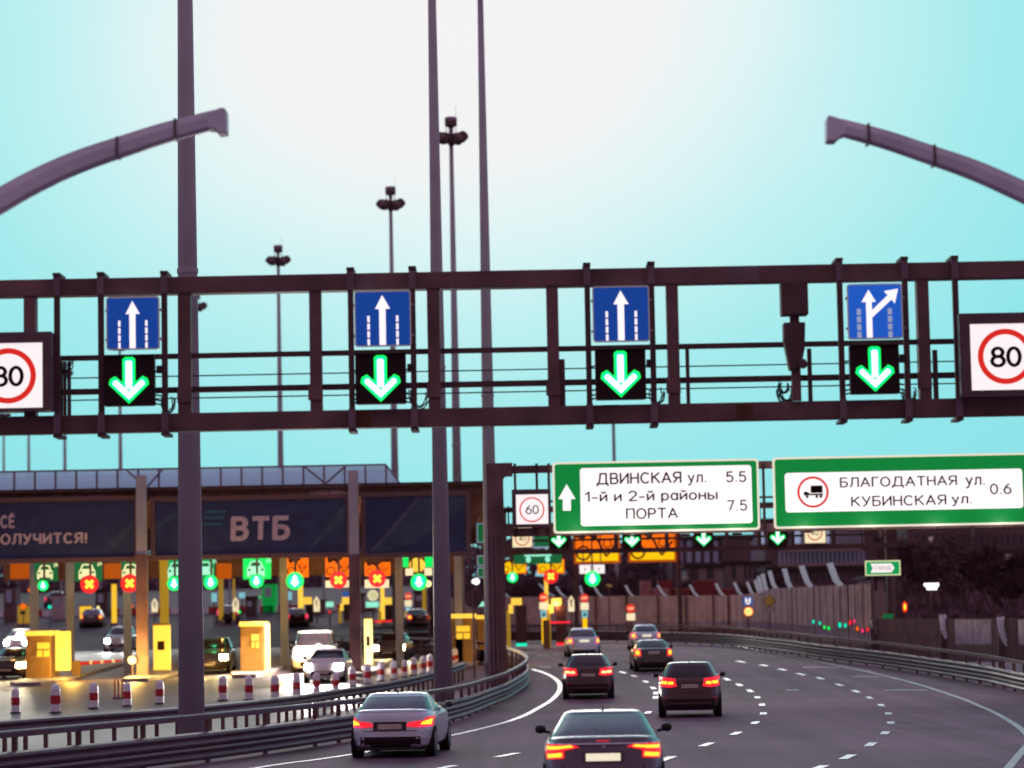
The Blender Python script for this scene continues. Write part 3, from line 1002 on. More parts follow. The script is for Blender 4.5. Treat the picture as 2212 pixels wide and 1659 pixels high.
# curved lamp arms
def lamp_arm(pts, th, Y, tip, label, xpost):
    w3 = [P(px, py, Y) for px, py in pts]
    t = thing('street_lamp', label, 'street lamp', (xpost, Y, 0), 'curved street lamps over the road')
    k = Y / FPX
    pp = smoothp(w3, 2)
    mb = MB()
    vs, fs = [], []
    for i, p in enumerate(pp):
        a, b = pp[max(0, i - 1)], pp[min(len(pp) - 1, i + 1)]
        d = (b - a).normalized()
        nrm = Vector((-d.z, 0, d.x))
        if nrm.z < 0: nrm = -nrm
        f = i / (len(pp) - 1)
        r = (th[0] + (th[1] - th[0]) * f) * k / 2
        dd = .13
        for s_, yy in ((1, -dd), (.25, -dd - .02), (-.75, -dd), (-1, -.05), (-1, .05), (-.75, dd), (.25, dd + .02), (1, dd)):
            vs.append(p + nrm * r * s_ + Vector((0, yy, 0)))
    n = 8
    for i in range(len(pp) - 1):
        for q in range(n):
            fs.append((i * n + q, i * n + (q + 1) % n, (i + 1) * n + (q + 1) % n, (i + 1) * n + q))
    fs += [tuple(range(n)), tuple((len(pp) - 1) * n + q for q in range(n - 1, -1, -1))]
    mb.add(vs, fs).build('arm', 'arm_grey', t)
    MB().prism([(P(a, b, Y).x, P(a, b, Y).z) for a, b in tip], Y - .16, Y + .16).build('lamp_head', 'arm_grey', t, bevel=.02)
    a = pp[0]
    MB().path([(xpost, Y, 0), (xpost, Y, a.z - 3.2), (xpost + (a.x - xpost) * .35, Y, a.z - 1.1), tuple(a)], .14, 10).build('post', 'galv', t)
    for f in (.62, .8):
        p = pp[int(f * (len(pp) - 1))]
        MB().box(p.x - .015, p.x + .015, Y - .165, Y + .165, p.z - .13, p.z + .14).build('seam', 'galv_dark', t)
    return t


YL = 37.0
lamp_arm([(-90, 487), (0, 436), (60, 401), (134, 365), (200, 339), (262, 319), (349, 290), (400, 277), (470, 258)], (52, 37), YL,
         [(450, 248), (478, 237), (484, 236), (491, 241), (492, 291), (475, 293), (466, 282), (452, 282)], 'curved grey street lamp arm reaching in from the left edge', -9.6)
lamp_arm([(2330, 478), (2262, 441), (2212, 417), (2122, 376), (2066, 355), (2012, 337), (1914, 303), (1850, 286), (1808, 275)], (46, 33), YL,
         [(1822, 263), (1790, 253), (1784, 256), (1784, 308), (1803, 309), (1815, 297), (1826, 294)], 'curved grey street lamp arm reaching in from the right edge', 10.2)

# ------------------------------------------------------------ high light masts
def make_mast(label, loc):
    t = thing('light_mast', label, 'light mast', loc, 'tall light masts along the toll plaza')
    o = Vector(loc)
    HM = 31.45
    top = o.z + HM
    MB().rod(o, o + Vector((0, 0, HM - .5)), .34, .11, 20).build('pole', 'mast', t, smooth=True)
    MB().rod(o + Vector((0, 0, 12)), o + Vector((0, 0, 12.12)), .275, .275, 20).build('pole_joint', 'mast', t)
    MB().lathe([(.30, -.02), (.36, .0), (.37, .22), (.33, .29), (.2, .31), (.02, .315)], (o.x, o.y, top - .31), 20).build('cap', 'cap', t, smooth=True)
    MB().lathe([(.13, -.36), (.2, -.28), (.36, -.22), (.36, -.02)], (o.x, o.y, top - .31), 16).build('cap_skirt', 'mast_head', t)
    zc = top - 1.12
    MB().lathe([(.13, -.62), (.26, -.36), (.22, -.08), (.28, .0), (.28, .12), (.14, .14)], (o.x, o.y, zc), 20).build('carrier_ring', 'mast_head', t)
    for i in range(4):
        a = i * math.pi / 2 + .4
        q = (o.x + .3 * math.cos(a), o.y + .3 * math.sin(a))
        MB().rod((q[0], q[1], zc + .17), (q[0], q[1], top - .52), .022).build('guide_rod', 'mast_head', t)
    for an, drop in ((8, 0), (174, .04), (52, .0), (128, -.03), (236, .2), (302, .26)):
        a = R(an)
        c, s = math.cos(a), math.sin(a)
        b = MB()
        ww = .19
        q = [(.36, .16), (.50, .17), (.55, .27), (.78, .26), (.98, .06), (1.02, -.12), (.80, -.36), (.66, -.40), (.56, -.18), (.50, .04), (.36, .03)]
        vs = [(o.x + c * r - s * ww * k, o.y + s * r + c * ww * k, zc + zz - drop) for k in (-1, 1) for r, zz in q]
        n = len(q)
        b.add(vs, [tuple(range(n)), tuple(range(2 * n - 1, n - 1, -1))] + [(i2, n + i2, n + (i2 + 1) % n, (i2 + 1) % n) for i2 in range(n)])
        b.build('floodlight', 'mast_head', t)
    MB().rod((o.x + .3, o.y, top - .3), (o.x + .3, o.y, top + .7), .012, .008, 6).build('lightning_rod', 'mast_head', t)
    return t


def mast_loc(px, py, Y):
    p = P(px, py, Y)
    return Vector((p.x, Y, gz(Y)))


MSPEC = [(409, 1000, 71, 'thickest light mast pole, crossing the leftmost part of the near gantry'),
         (950, 1000, 100, 'tall light mast pole crossing the near gantry left of centre, second thickest'),
         (1056, 1000, 117, 'tall light mast pole rising beside the 60 speed sign gantry column'),
         (985, 900, 162, 'light mast with the highest visible lamp head, beside the second thick pole'),
         (851, 900, 190, 'light mast whose lamp head stands second highest against the sky'),
         (605, 900, 220, 'light mast with low lamp head, just above the gantry beam at left'),
         (424, 655, 251, 'light mast whose lamp head peeps out beside the thickest pole'),
         (260, 960, 285, 'thin light mast seen below the leftmost green arrow signal'),
         (140, 960, 314, 'thin light mast right of the left 80 sign'),
         (62, 960, 342, 'thin light mast under the left 80 sign'),
         (8, 960, 373, 'thin light mast at the left picture edge')]
proto = None
for px, py, Y, lab in MSPEC:
    loc = mast_loc(px, py, Y)
    if proto is None:
        proto = make_mast(lab, loc)
    else:
        copy_tree(proto, loc, lab)
# slim pole over the green direction sign
Y = 260
p = P(1326, 960, Y); zt = Z(1324, 880, Y)
t = thing('lamp_post', 'slim dark lamp post rising behind the left green direction sign', 'lamp post', (p.x, Y, gz(Y)))
MB().rod((p.x, Y, gz(Y)), (p.x, Y, zt), .2, .15, 12).build('pole', 'mast', t)
MB().box(p.x - 1.0, p.x + .5, Y - .2, Y + .2, zt - .1, zt + .12).build('lamp_head', 'mast_head', t, bevel=.04)

# ------------------------------------------------------------ toll canopy
YC = 128.0


def bx(mb, x0, y0, x1, y1, Y, d0=0.0, d1=.2):
    cx, cz, w, h = rc(x0, y0, x1, y1, Y)
    return mb.box(cx - w / 2, cx + w / 2, Y + d0, Y + d1, cz - h / 2, cz + h / 2)


def pz(py, Y):            # level height at the picture's centre column
    return P(1106, py + 0.0, Y).z


def lvl(px, py, Y):
    return P(px, py, Y).z


can = thing('toll_canopy', 'long toll plaza canopy roof on columns with clear parapet on top', 'toll canopy', (X(320, 1400, YC), YC, gz(YC)))
xl = X(-140, 1050, YC); xr = X(1052, 1050, YC)
zt, zs, zf = lvl(500, 1049, YC), lvl(500, 1056, YC), lvl(500, 1072, YC)
MB().box(xl, xr, YC, YC + 80, zs, zt).build('roof', 'fascia', can)
mb = MB()
mb.box(xl, xr - .3, YC + .5, YC + .8, zf - .1, zs - .003)
mb.build('fascia_board', 'soffit', can)
mb = MB()
mb.box(xl, xr - .3, YC + .8, YC + 79, zs - .12, zs - .003)
mb.build('soffit', 'soffit', can)
for i in range(26):
    x = xl + .8 + i * 1.02
    if x < xr - .5:
        MB().box(x - .05, x + .05, YC + .42, YC + .5, zf, zs - .1).build('bracket', 'galv_dark', can)
MB().box(xl, xr - .3, YC + .42, YC + .49, (zf + zs) / 2 - .04, (zf + zs) / 2 + .04).build('gutter', 'steel_brown', can)
# curved end bracket at the right of the roof
zb = lvl(1030, 1110, YC)
MB().prism([(xr - .35, zs), (xr, zs), (xr - .02, lvl(1045, 1100, YC)), (xr - .45, lvl(1035, 1118, YC)), (xr - .9, lvl(1022, 1145, YC)), (xr - .9, zs)], YC + .9, YC + 2).build('end_bracket', 'soffit', can)
# parapet of clear panels
xp0, xp1 = xl, X(834, 1020, YC + 1)
zp0, zp1 = zt + .003, lvl(500, 1009, YC + 1)
gm_ = M['parapet_clear']
mb = MB()
mb.add([(xp0, YC + 1, zp0), (xp1 + .62, YC + 1, zp0), (xp1, YC + 1, zp1), (xp0, YC + 1, zp1), (xp0, YC + 1.03, zp0), (xp1 + .62, YC + 1.03, zp0), (xp1, YC + 1.03, zp1), (xp0, YC + 1.03, zp1)],
       [(0, 1, 2, 3), (7, 6, 5, 4), (0, 4, 5, 1), (3, 2, 6, 7), (1, 5, 6, 2), (0, 3, 7, 4)])
mb.build('parapet_panel', gm_, can)
mb = MB()
mb.add([(xp0, YC + 5, zp0), (xp1, YC + 5, zp0), (xp1, YC + 5, zp1), (xp0, YC + 5, zp1), (xp0, YC + 5.03, zp0), (xp1, YC + 5.03, zp0), (xp1, YC + 5.03, zp1), (xp0, YC + 5.03, zp1)],
       [(0, 1, 2, 3), (7, 6, 5, 4)])
mb.build('parapet_panel', gm_, can)
MB().box(xp0, xp1, YC + .93, YC + 1.0, zp1 - .06, zp1 + .02).build('parapet_rail', 'parapet_post', can)
MB().rod((xp1, YC + .95, zp1 - .03), (xp1 + .62, YC + .95, zp0 + .03), .04).build('parapet_rail', 'parapet_post', can)
i = 0
x = xp1
while x > xp0:
    MB().box(x - .045, x + .045, YC + .9, YC + .99, zp0, zp1 - .06).build('parapet_post', 'parapet_post', can)
    x -= 45 / FPX * YC
for a, b in ((774, 860), (310, 268), (312, 346), (655, 700), (745, 700)):
    if a == 774: continue
    (ta, tb) = (zp0 + .05, zp1 - .05) if (a, b) not in ((655, 700), (745, 700)) else (zp1 - .05, zp0 + .05)
    MB().rod((X(a, 1040, YC), YC + .86, ta), (X(b, 1020, YC), YC + .86, tb), .05, n=6).build('brace', 'parapet_post', can)
for px, ytop in ((309, 1028), (767, 1018)):
    x = X(px, 1250, YC)
    w = 21 / FPX * YC
    z1 = lvl(px, ytop, YC)
    zm = lvl(px, 1198, YC)
    c = MB().box(x - w / 2, x + w / 2, YC - .55, YC - .15, zm, z1).build('column', 'mast', can)
    MB().box(x - w * .56, x + w * .56, YC - .6, YC - .1, gz(YC), zm - .003).build('column_base', 'steel_brown', c)
for px in (72, 150, 274, 613, 862, 990):
    x = X(px, 1300, YC + 9)
    w = 16 / FPX * (YC + 9)
    MB().box(x - w / 2, x + w / 2, YC + 9, YC + 9.4, gz(YC + 9), zs).build('column', 'mast', can)

MB().box(xl, X(1000, 1230, YC + 17), YC + 17, YC + 17.4, lvl(500, 1246, YC + 17), lvl(500, 1196, YC + 17)).build('sign_beam', 'soffit', can)
for k_ in range(5):
    yk = YC + 12 + 14 * k_
    MB().box(xl, xr - .4, yk, yk + .3, zs - .75, zs - .13).build('cross_beam', 'soffit', can)

# advertising banners
def banner(x0, x1, yt, yb, label, letters, decor):
    Y = YC - .1
    t = thing('advertising_banner', label, 'banner', (X((x0 + x1) / 2, 1140, Y), Y, lvl((x0 + x1) / 2, yb, Y)), 'dark banners along the toll canopy')
    cx, cz, w, h = rc(x0, yt, x1, yb, Y)
    f = 10 / FPX * Y
    fr = MB()
    fr.box(cx - w / 2, cx + w / 2, Y, Y + .25, cz + h / 2 - f, cz + h / 2).box(cx - w / 2, cx + w / 2, Y, Y + .25, cz - h / 2, cz - h / 2 + f)
    fr.box(cx - w / 2, cx - w / 2 + f, Y, Y + .25, cz - h / 2 + f, cz + h / 2 - f).box(cx + w / 2 - f, cx + w / 2, Y, Y + .25, cz - h / 2 + f, cz + h / 2 - f)
    fr.build('frame', 'banner_frame', t)
    MB().box(cx - w / 2 + f, cx + w / 2 - f, Y + .08, Y + .2, cz - h / 2 + f, cz + h / 2 - f).build('canvas', 'banner_navy', t)
    for pts, mm, k in decor:
        MB().prism([(P(a, b, Y).x, P(a, b, Y).z) for a, b in pts], Y + .075 - .004 * k, Y + .079).build('printed_band', mm, t)
    for s_, rct, sh in letters:
        dx, dz, dw, dh = rc(*rct, Y)
        text(s_, dx, dz, dw, dh, Y + .06, 0, None, sh, .24, .34).build('lettering', 'banner_text', t)
    return t


banner(-110, 300, 1074, 1216, 'dark banner with white slogan ending in an exclamation mark, leftmost under the canopy roof',
       [('СЁ', (0, 1108, 31, 1141), 0), ('ПОЛУЧИТСЯ!', (-22, 1151, 188, 1176), .02)],
       [([(190, 1104), (206, 1095), (212, 1097), (150, 1120)], 'banner_blue', 1), ([(232, 1175), (286, 1125), (286, 1140), (245, 1185)], 'banner_blue', 1)])
banner(325, 758, 1070, 1206, 'dark banner with big bank letters in the middle of the canopy',
       [('ВТБ', (498, 1114, 627, 1168), .04)],
       [([(445, 1102), (489, 1102), (487, 1108), (443, 1108)], 'banner_teal', 2), ([(440, 1115), (484, 1115), (482, 1121), (438, 1121)], 'banner_teal', 2), ([(437, 1129), (480, 1129), (478, 1135), (435, 1135)], 'banner_teal', 2),
        ([(660, 1193), (745, 1085), (745, 1122), (712, 1150)], 'banner_blue', 1), ([(336, 1130), (388, 1100), (388, 1112), (336, 1144)], 'banner_blue', 1)])
banner(780, 1016, 1062, 1203, 'dark banner with pale diagonal light beams and no lettering, right end of the canopy',
       [], [([(798, 1190), (903, 1074), (1004, 1071), (1004, 1095), (895, 1172), (836, 1190)], 'banner_blue', 1), ([(798, 1190), (903, 1074), (910, 1074), (812, 1190)], 'banner_pale', 2)])

# ceiling lamps that light the plaza, three strong ones added for headlight glare
def plaza_lamp(px, py, Y, power, label, c=(1, .62, .16), zoff=-.5):
    x = X(px, 1250, Y)
    t = thing('ceiling_lamp_or_glare_spot', label, 'lamp', (x, Y, zs - .13), 'lamps and added glare spots under the toll canopy')
    MB().box(x - .5, x + .5, Y - .12, Y + .12, zs - .3, zs - .13).build('housing', 'galv_dark', t)
    MB().box(x - .45, x + .45, Y - .1, Y + .1, zs - .32, zs - .304).build('diffuser', 'lamp_warm', t)
    lo = lamp('lamp_light', (x, Y, zs - .6), power, c, .25, t)
    if px == 690:  # added spot that whitens the van for headlight glare
        lo.data.type = 'SPOT'
        lo.data.spot_size = R(80)
        lo.data.spot_blend = .6
    if px in (716, 30):  # spots added for glare on the pavement and at the left edge
        lo.data.type = 'SPOT'
        lo.data.spot_size = R(70)
        lo.data.spot_blend = .7
        lo.rotation_euler = Vector((0, 1.0, .62)).to_track_quat('Z', 'Y').to_euler()


for i, (px, Y) in enumerate([(20, 140), (120, 150), (230, 135), (350, 146), (520, 138), (600, 152), (690, 128.9), (820, 140), (940, 150), (716, 128.7), (30, 186)]):
    plaza_lamp(px, 0, Y, {690: 14000, 716: 42000, 30: 16000}.get(px, 190), ('%s lamp or added glare spot from the left under the toll canopy' % ORD[[20, 30, 120, 230, 350, 520, 600, 690, 716, 820, 940].index(px)]), (1, .93, .78) if px in (690, 230, 716, 30) else (1, .62, .16))  # 690, 716 and 30 are the spots added for headlight glare

# ------------------------------------------------------------ toll booths
def booth(x0, y0, x1, y1, Y, label, side=None, win=None, roofm='lit_panel', body='booth_tan', upper='booth_tan', split=.52, lit=240):
    cx, cz, w, h = rc(x0, y0, x1, y1, Y)
    zg = gz(Y)
    z1 = cz + h / 2
    t = thing('toll_booth', label, 'toll booth', (cx, Y, zg), 'toll booths on the plaza')
    zm = zg + (z1 - zg) * split
    MB().box(cx - w / 2, cx + w / 2, Y, Y + 2.6, zg, zm).build('wall', body, t, bevel=.02)
    MB().box(cx - w / 2 + .02, cx + w / 2 - .02, Y + .04, Y + 2.56, zm + .003, z1 - .22).build('upper_wall', upper, t)
    MB().box(cx - w / 2 - .03, cx + w / 2 + .03, Y - .06, Y + 2.7, z1 - .217, z1).build('roof', roofm, t, bevel=.02)
    if win:
        a, b, c, d = win
        wx, wz, ww, wh = rc(a, b, c, d, Y)
        f = MB().box(wx - ww / 2, wx + ww / 2, Y - .01, Y + .038, wz - wh / 2, wz + wh / 2).build('window', 'lit_window', t)
        MB().box(wx - ww / 2, wx + ww / 2, Y - .025, Y - .011, wz - .03, wz + .03).build('window_bar', 'booth_tan', f)
        MB().box(wx - .025, wx + .025, Y - .028, Y - .013, wz - wh / 2, wz - .031).build('window_bar', 'booth_tan', f)
    if side:
        a, b, c, d, mm = side
        sx, sz, sw, sh = rc(a, b, c, d, Y + .3)
        MB().box(max(cx + w / 2 + .034, sx - sw / 2), sx + sw / 2, Y + .3, Y + .6, max(zg + .05, sz - sh / 2), sz + sh / 2).build('door_panel', mm, t)  # lamplight falling on the side panel is put in as glow
    if lit:
        lamp('booth_light', (cx + w / 2 + 1.2, Y - 1.4, zg + .9), lit * 1.5, (1, .56, .08), .2, t)
    return t


gb = lambda px, py: G(px, py).y
booth(55, 1363, 108, 1478, 127, 'tan toll booth with small lit window and bright side panel, leftmost booth', (120, 1364, 151, 1448, 'lit_panel'), (80, 1388, 107, 1419))
booth(519, 1343, 569, 1455, 130, 'tan toll booth with bright roof edge and square lit window beside the glaring white van', (570, 1346, 582, 1450, 'lit_panel_hot'), (543, 1370, 559, 1400))
booth(974, 1326, 1027, 1436, 137, 'olive toll booth standing behind the second thickest mast', None, (986, 1352, 1015, 1380), lit=90, upper='booth_tan')
booth(1030, 1329, 1047, 1400, 158, 'small olive booth half hidden by the green sign gantry column', None, None, lit=40)
# payment cabinets: glowing yellow columns next to the lanes
CAB = [(331, 1351, 366, 1440, 131, 'lit_panel', 'bright yellow payment cabinet right of the first canopy column'),
       (787, 1337, 804, 1434, 133, 'lit_panel_hot', 'narrow bright yellow payment cabinet right of the second canopy column'),
       (757, 1338, 765, 1440, 132, 'lit_panel', 'narrow lit cabinet edge left of the second canopy column'),
       (486, 1312, 504, 1344, 216, 'lit_window', 'small yellow payment terminal above the dark parked-looking car with red tail lights'),
       (172, 1310, 196, 1340, 214, 'lit_window', 'small glowing kiosk between the red cross signals'),
       (38, 1308, 62, 1340, 215, 'lit_olive', 'small olive glowing kiosk over the white car at far left')]
for x0, y0, x1, y1, Y, mm, lab in CAB:
    cx, cz, w, h = rc(x0, y0, x1, y1, Y)
    g_ = rz_(x0, Y)
    t = thing('payment_cabinet', lab, 'payment machine', (cx, Y, g_), 'payment cabinets on the plaza')
    MB().box(cx - w / 2, cx + w / 2, Y, Y + .5, g_ + .25, cz + h / 2).build('cabinet', mm, t, bevel=.02)
    MB().box(cx - w / 2 - .05, cx + w / 2 + .05, Y - .05, Y + .55, g_, g_ + .247).build('plinth', 'kerb', t)
    MB().box(cx - w / 2 - .03, cx + w / 2 + .03, Y - .04, Y + .54, cz + h / 2 + .003, cz + h / 2 + .08).build('hood', 'booth_tan', t)
    MB().box(cx - w * .25, cx + w * .2, Y - .012, Y - .003, cz - h * .1, cz + h * .12).build('screen', 'black_box', t)
# yellow portal pillars
PIL = [(345, 363, 1205, 1350, 141, 'lit_olive', 'tall olive lit pillar left of the thickest mast'), (472, 482, 1245, 1345, 214, 'lit_olive', 'slim olive lit pillar under the green car sign right of the thickest mast'),
       (644, 654, 1250, 1345, 212, 'lit_panel', 'yellow lit pillar beneath the first orange sign'), (241, 251, 1262, 1345, 213, 'lit_window', 'amber lit pillar edge between the two red crosses'),
       (503, 507, 1250, 1345, 214, 'lit_olive', 'very thin pale lit pole beside the pointed sign'), (912, 920, 1252, 1330, 212, 'lit_olive', 'short pale pole behind the second thickest mast'),
       (302, 306, 1250, 1350, 213, 'lit_window', 'thin amber edge pole left of the first canopy column'),
       (822, 830, 1245, 1345, 211, 'lit_panel', 'yellow lit pillar under the second orange sign with red cross')]
for x0, x1, y0, y1, Y, mm, lab in PIL:
    cx, cz, w, h = rc(x0, y0, x1, y1, Y)
    t = thing('lit_pillar', lab, 'pillar', (cx, Y, rz_(x0, Y)), 'lit pillars of the toll lanes')
    MB().box(cx - w / 2, cx + w / 2, Y, Y + .3, rz_(x0, Y) + .3, cz + h / 2).build('shaft', mm, t)
    MB().box(cx - w / 2 - .1, cx + w / 2 + .1, Y - .1, Y + .4, rz_(x0, Y), rz_(x0, Y) + .297).build('plinth', 'kerb', t)

# toll islands (raised kerbs)
for i, (px, Y0, L_, lab) in enumerate([(95, 122, 30, 'concrete toll island under the leftmost booth'), (318, 124, 30, 'concrete toll island under the first canopy column'),
                                       (545, 126, 30, 'concrete toll island under the booth beside the white van'), (772, 125, 30, 'concrete toll island under the second canopy column'),
                                       (1000, 132, 26, 'concrete toll island under the olive booth')]):
    x = X(px, 1400, Y0 + 4)
    mb = MB()
    pts = [(x - 1.0, Y0 + 1, 0), (x - .5, Y0, 0), (x + .5, Y0, 0), (x + 1.0, Y0 + 1, 0), (x + 1.0, Y0 + L_, 0), (x - 1.0, Y0 + L_, 0)]
    n = len(pts)
    vs = [(a, b, gz(b) - .05) for a, b, c in pts] + [(a, b, gz(b) + .15) for a, b, c in pts]
    # split along the length so it follows the slope
    mb = MB()
    ys = node_ys(Y0, Y0 + L_)
    for sgn in (0,):
        vs, fs = [], []
        for y in ys:
            hw = .55 if y == Y0 else 1.0
            vs += [(x - hw, y, gz(y) - .05), (x + hw, y, gz(y) - .05), (x + hw, y, gz(y) + .15), (x - hw, y, gz(y) + .15)]
        for k in range(len(ys) - 1):
            for q in range(4):
                fs.append((4 * k + q, 4 * k + (q + 1) % 4, 4 * k + 4 + (q + 1) % 4, 4 * k + 4 + q))
        fs += [(0, 1, 2, 3), tuple(4 * (len(ys) - 1) + q for q in (3, 2, 1, 0))]
        mb.add(vs, fs)
    tag(mb.build('toll_island', 'kerb'), lab, 'kerb island', 'toll islands')

# ------------------------------------------------------------ signs under the canopy
def sgn(px0, py0, px1, py1, Y, name, label, cat, group, panel, icon=None, hang=True, depth=.12, post=False, border=None):
    cx, cz, w, h = rc(px0, py0, px1, py1, Y)
    t = thing(name, label, cat, (cx, Y, cz - h / 2 if not post else rz_(px0, Y)), group)
    MB().box(cx - w / 2, cx + w / 2, Y, Y + depth, cz - h / 2, cz + h / 2).build('panel', panel, t)
    if border:
        b = .06 * min(w, h) + .02
        mb = MB()
        mb.box(cx - w / 2, cx + w / 2, Y - .006, Y - .001, cz + h / 2 - b, cz + h / 2).box(cx - w / 2, cx + w / 2, Y - .006, Y - .001, cz - h / 2, cz - h / 2 + b)
        mb.box(cx - w / 2, cx - w / 2 + b, Y - .006, Y - .001, cz - h / 2 + b, cz + h / 2 - b).box(cx + w / 2 - b, cx + w / 2, Y - .006, Y - .001, cz - h / 2 + b, cz + h / 2 - b)
        mb.build('border', border, t)
    if hang:
        top = zs if hang is True else hang
        for s_ in (-.35, .35):
            MB().box(cx + s_ * w - .04, cx + s_ * w + .04, Y + depth + .004, Y + depth + .08, cz - h / 2, max(top, cz + h / 2 + .1)).build('hanger', 'galv_dark', t)
    if post:
        MB().rod((cx, Y + depth + .06, rz_(px0, Y)), (cx, Y + depth + .06, cz), .05).build('post', 'galv_dark', t)
    if icon:
        icon(t, cx, cz, w, h, Y - .008)
    return t


def car_icon(mm, dx=0.0, sc=1.0):
    def f(t, cx, cz, w, h, y):
        u = lambda a: cx + dx * w + a * h * sc
        v = lambda b: cz + b * h * sc
        MB().prism([(u(-.42), v(-.38)), (u(-.30), v(-.38)), (u(-.30), v(-.28)), (u(.30), v(-.28)), (u(.30), v(-.38)), (u(.42), v(-.38)), (u(.42), v(.02)), (u(.34), v(.12)), (u(.26), v(.34)), (u(.18), v(.38)),
                    (u(-.18), v(.38)), (u(-.26), v(.34)), (u(-.34), v(.12)), (u(-.42), v(.02))], y - .004, y).build('car_symbol', mm, t)
        d = MB().prism([(u(-.26), v(.13)), (u(.26), v(.13)), (u(.18), v(.31)), (u(-.18), v(.31))], y - .010, y - .006)
        d.disc(u(-.31), v(-.05), .07 * h, y - .010, y - .006, 12).disc(u(.31), v(-.05), .07 * h, y - .010, y - .006, 12)
        d.build('symbol_cutout', 'green_dim', t)
        a = MB()
        for k in range(3):
            r0 = .10 + .09 * k
            pts = []
            for i in range(7):
                an = R(15 + 60 * i / 6)
                pts.append((cx + .30 * w + r0 * h * math.cos(an), cz + .22 * h + r0 * h * math.sin(an)))
            for p_, q_ in zip(pts, pts[1:]):
                a.add([(p_[0], y - .004, p_[1]), (q_[0], y - .004, q_[1]), (q_[0] + .03, y - .004, q_[1] + .03), (p_[0] + .03, y - .004, p_[1] + .03)], [(0, 1, 2, 3)])
        a.build('wave_symbol', mm, t)
    return f


def cash_icon(ink, cut=0.0):
    def f(t, cx, cz, w, h, y):
        u = lambda a: cx + a * w
        v = lambda b: cz + b * h
        a = MB()
        a.ring(u(-.30), v(-.18), h * .17, h * .23, y - .004, y, 20)
        a.build('coin_symbol', ink, t)
        a = MB()
        a.prism([(u(-.02), v(.22)), (u(.04), v(.22)), (u(.22), v(-.30)), (u(.17), v(-.30))], y - .004, y)
        a.prism([(u(.17), v(-.30)), (u(.22), v(-.30)), (u(.44), v(.12)), (u(.40), v(.16))], y - .005, y - .001)
        a.ring(u(.22), v(.10), h * .10, h * .14, y - .004, y, 16)
        a.build('card_symbol', ink, t)
        a = MB()
        a.prism([(u(-.42), v(.5)), (u(-.42), v(.30)), (u(-.30), v(.22)), (u(-.22), v(.34)), (u(-.12), v(.30)), (u(-.10), v(.16)), (u(.0), v(.24)), (u(.02), v(.40)), (u(.10), v(.34)), (u(.16), v(.5))], y - .004, y)
        a.build('hand_symbol', ink, t)
    return f


GRN = [(74, 1216, 124, 1256, 'green_dim', 'icon_pale', 'dark green car lane sign over the leftmost green arrow light'), (161, 1213, 220, 1256, 'green_dim', 'icon_pale', 'dark green car lane sign over the left red cross'),
       (262, 1213, 305, 1256, 'green_dim', 'icon_pale', 'dark green car lane sign over the second red cross'), (363, 1209, 402, 1253, 'green_mid', 'icon_mint', 'green car lane sign left of the thickest mast'),
       (424, 1208, 463, 1251, 'green_mid', 'icon_mint', 'green car lane sign right of the thickest mast'), (525, 1206, 585, 1251, 'green_lit', 'icon_mint', 'brightest lit green car lane sign in the plaza')]
for a, b, c, d, pm, im, lab in GRN:
    sgn(a, b, c, d, 136, 'lane_type_sign', lab, 'lane sign', 'green car lane signs', pm, car_icon(im, -.04))
for a, b, c, d, pm, lab in [(620, 1206, 666, 1247, 'orange_lit', 'orange cash lane sign over a cyan green light'), (703, 1205, 760, 1246, 'orange_lit', 'orange cash lane sign over a red cross left of the second canopy column'),
                            (788, 1215, 843, 1244, 'orange_lit', 'orange cash lane sign over a red cross right of the second canopy column')]:
    sgn(a, b, c, d, 136, 'cash_lane_sign', lab, 'lane sign', 'orange cash lane signs', pm, cash_icon('brown_ink'))
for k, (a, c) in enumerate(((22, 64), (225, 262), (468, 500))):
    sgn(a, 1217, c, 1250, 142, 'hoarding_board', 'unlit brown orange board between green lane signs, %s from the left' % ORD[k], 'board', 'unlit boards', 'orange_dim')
for a, b, c, d, lab in [(703, 1254, 757, 1269, 'white lit strip under the left of two red crosses at the orange signs'), (788, 1252, 840, 1270, 'white lit strip under the right of two red crosses at the orange signs')]:
    sgn(a, b, c, d, 137, 'text_panel', lab, 'panel', None, 'face_cream')
sgn(870, 1196, 882, 1225, 136, 'small_green_sign', 'small bright green sign left of the yellow beacon behind the second thickest mast', 'lane sign', None, 'green_lit')
sgn(918, 1196, 935, 1225, 136, 'small_green_sign', 'small bright green sign right of the yellow beacon', 'lane sign', None, 'green_lit')
cx, cz, w, h = rc(884, 1205, 918, 1236, 137)
t = thing('reflector_lamp', 'yellow glowing round lamp behind the second thickest mast', 'lamp', (cx, 137, cz))
MB().disc(cx, cz, w / 2, 137, 137.2, 20, h / 2).build('lens', 'lit_panel', t)
MB().disc(cx, cz, w / 2 + .05, 137.2, 137.5, 20, h / 2 + .05).build('housing', 'galv_dark', t)
MB().box(cx - .05, cx + .05, 137.25, 137.4, cz + h / 2 + .05, zs).build('hanger', 'galv_dark', t)
for a, b, c, d, lab in [(876, 1228, 892, 1243, 'white lit block left under the yellow round lamp'), (917, 1227, 933, 1243, 'white lit block right under the yellow round lamp')]:
    sgn(a, b, c, d, 136.5, 'text_panel', lab, 'panel', None, 'face_cream')


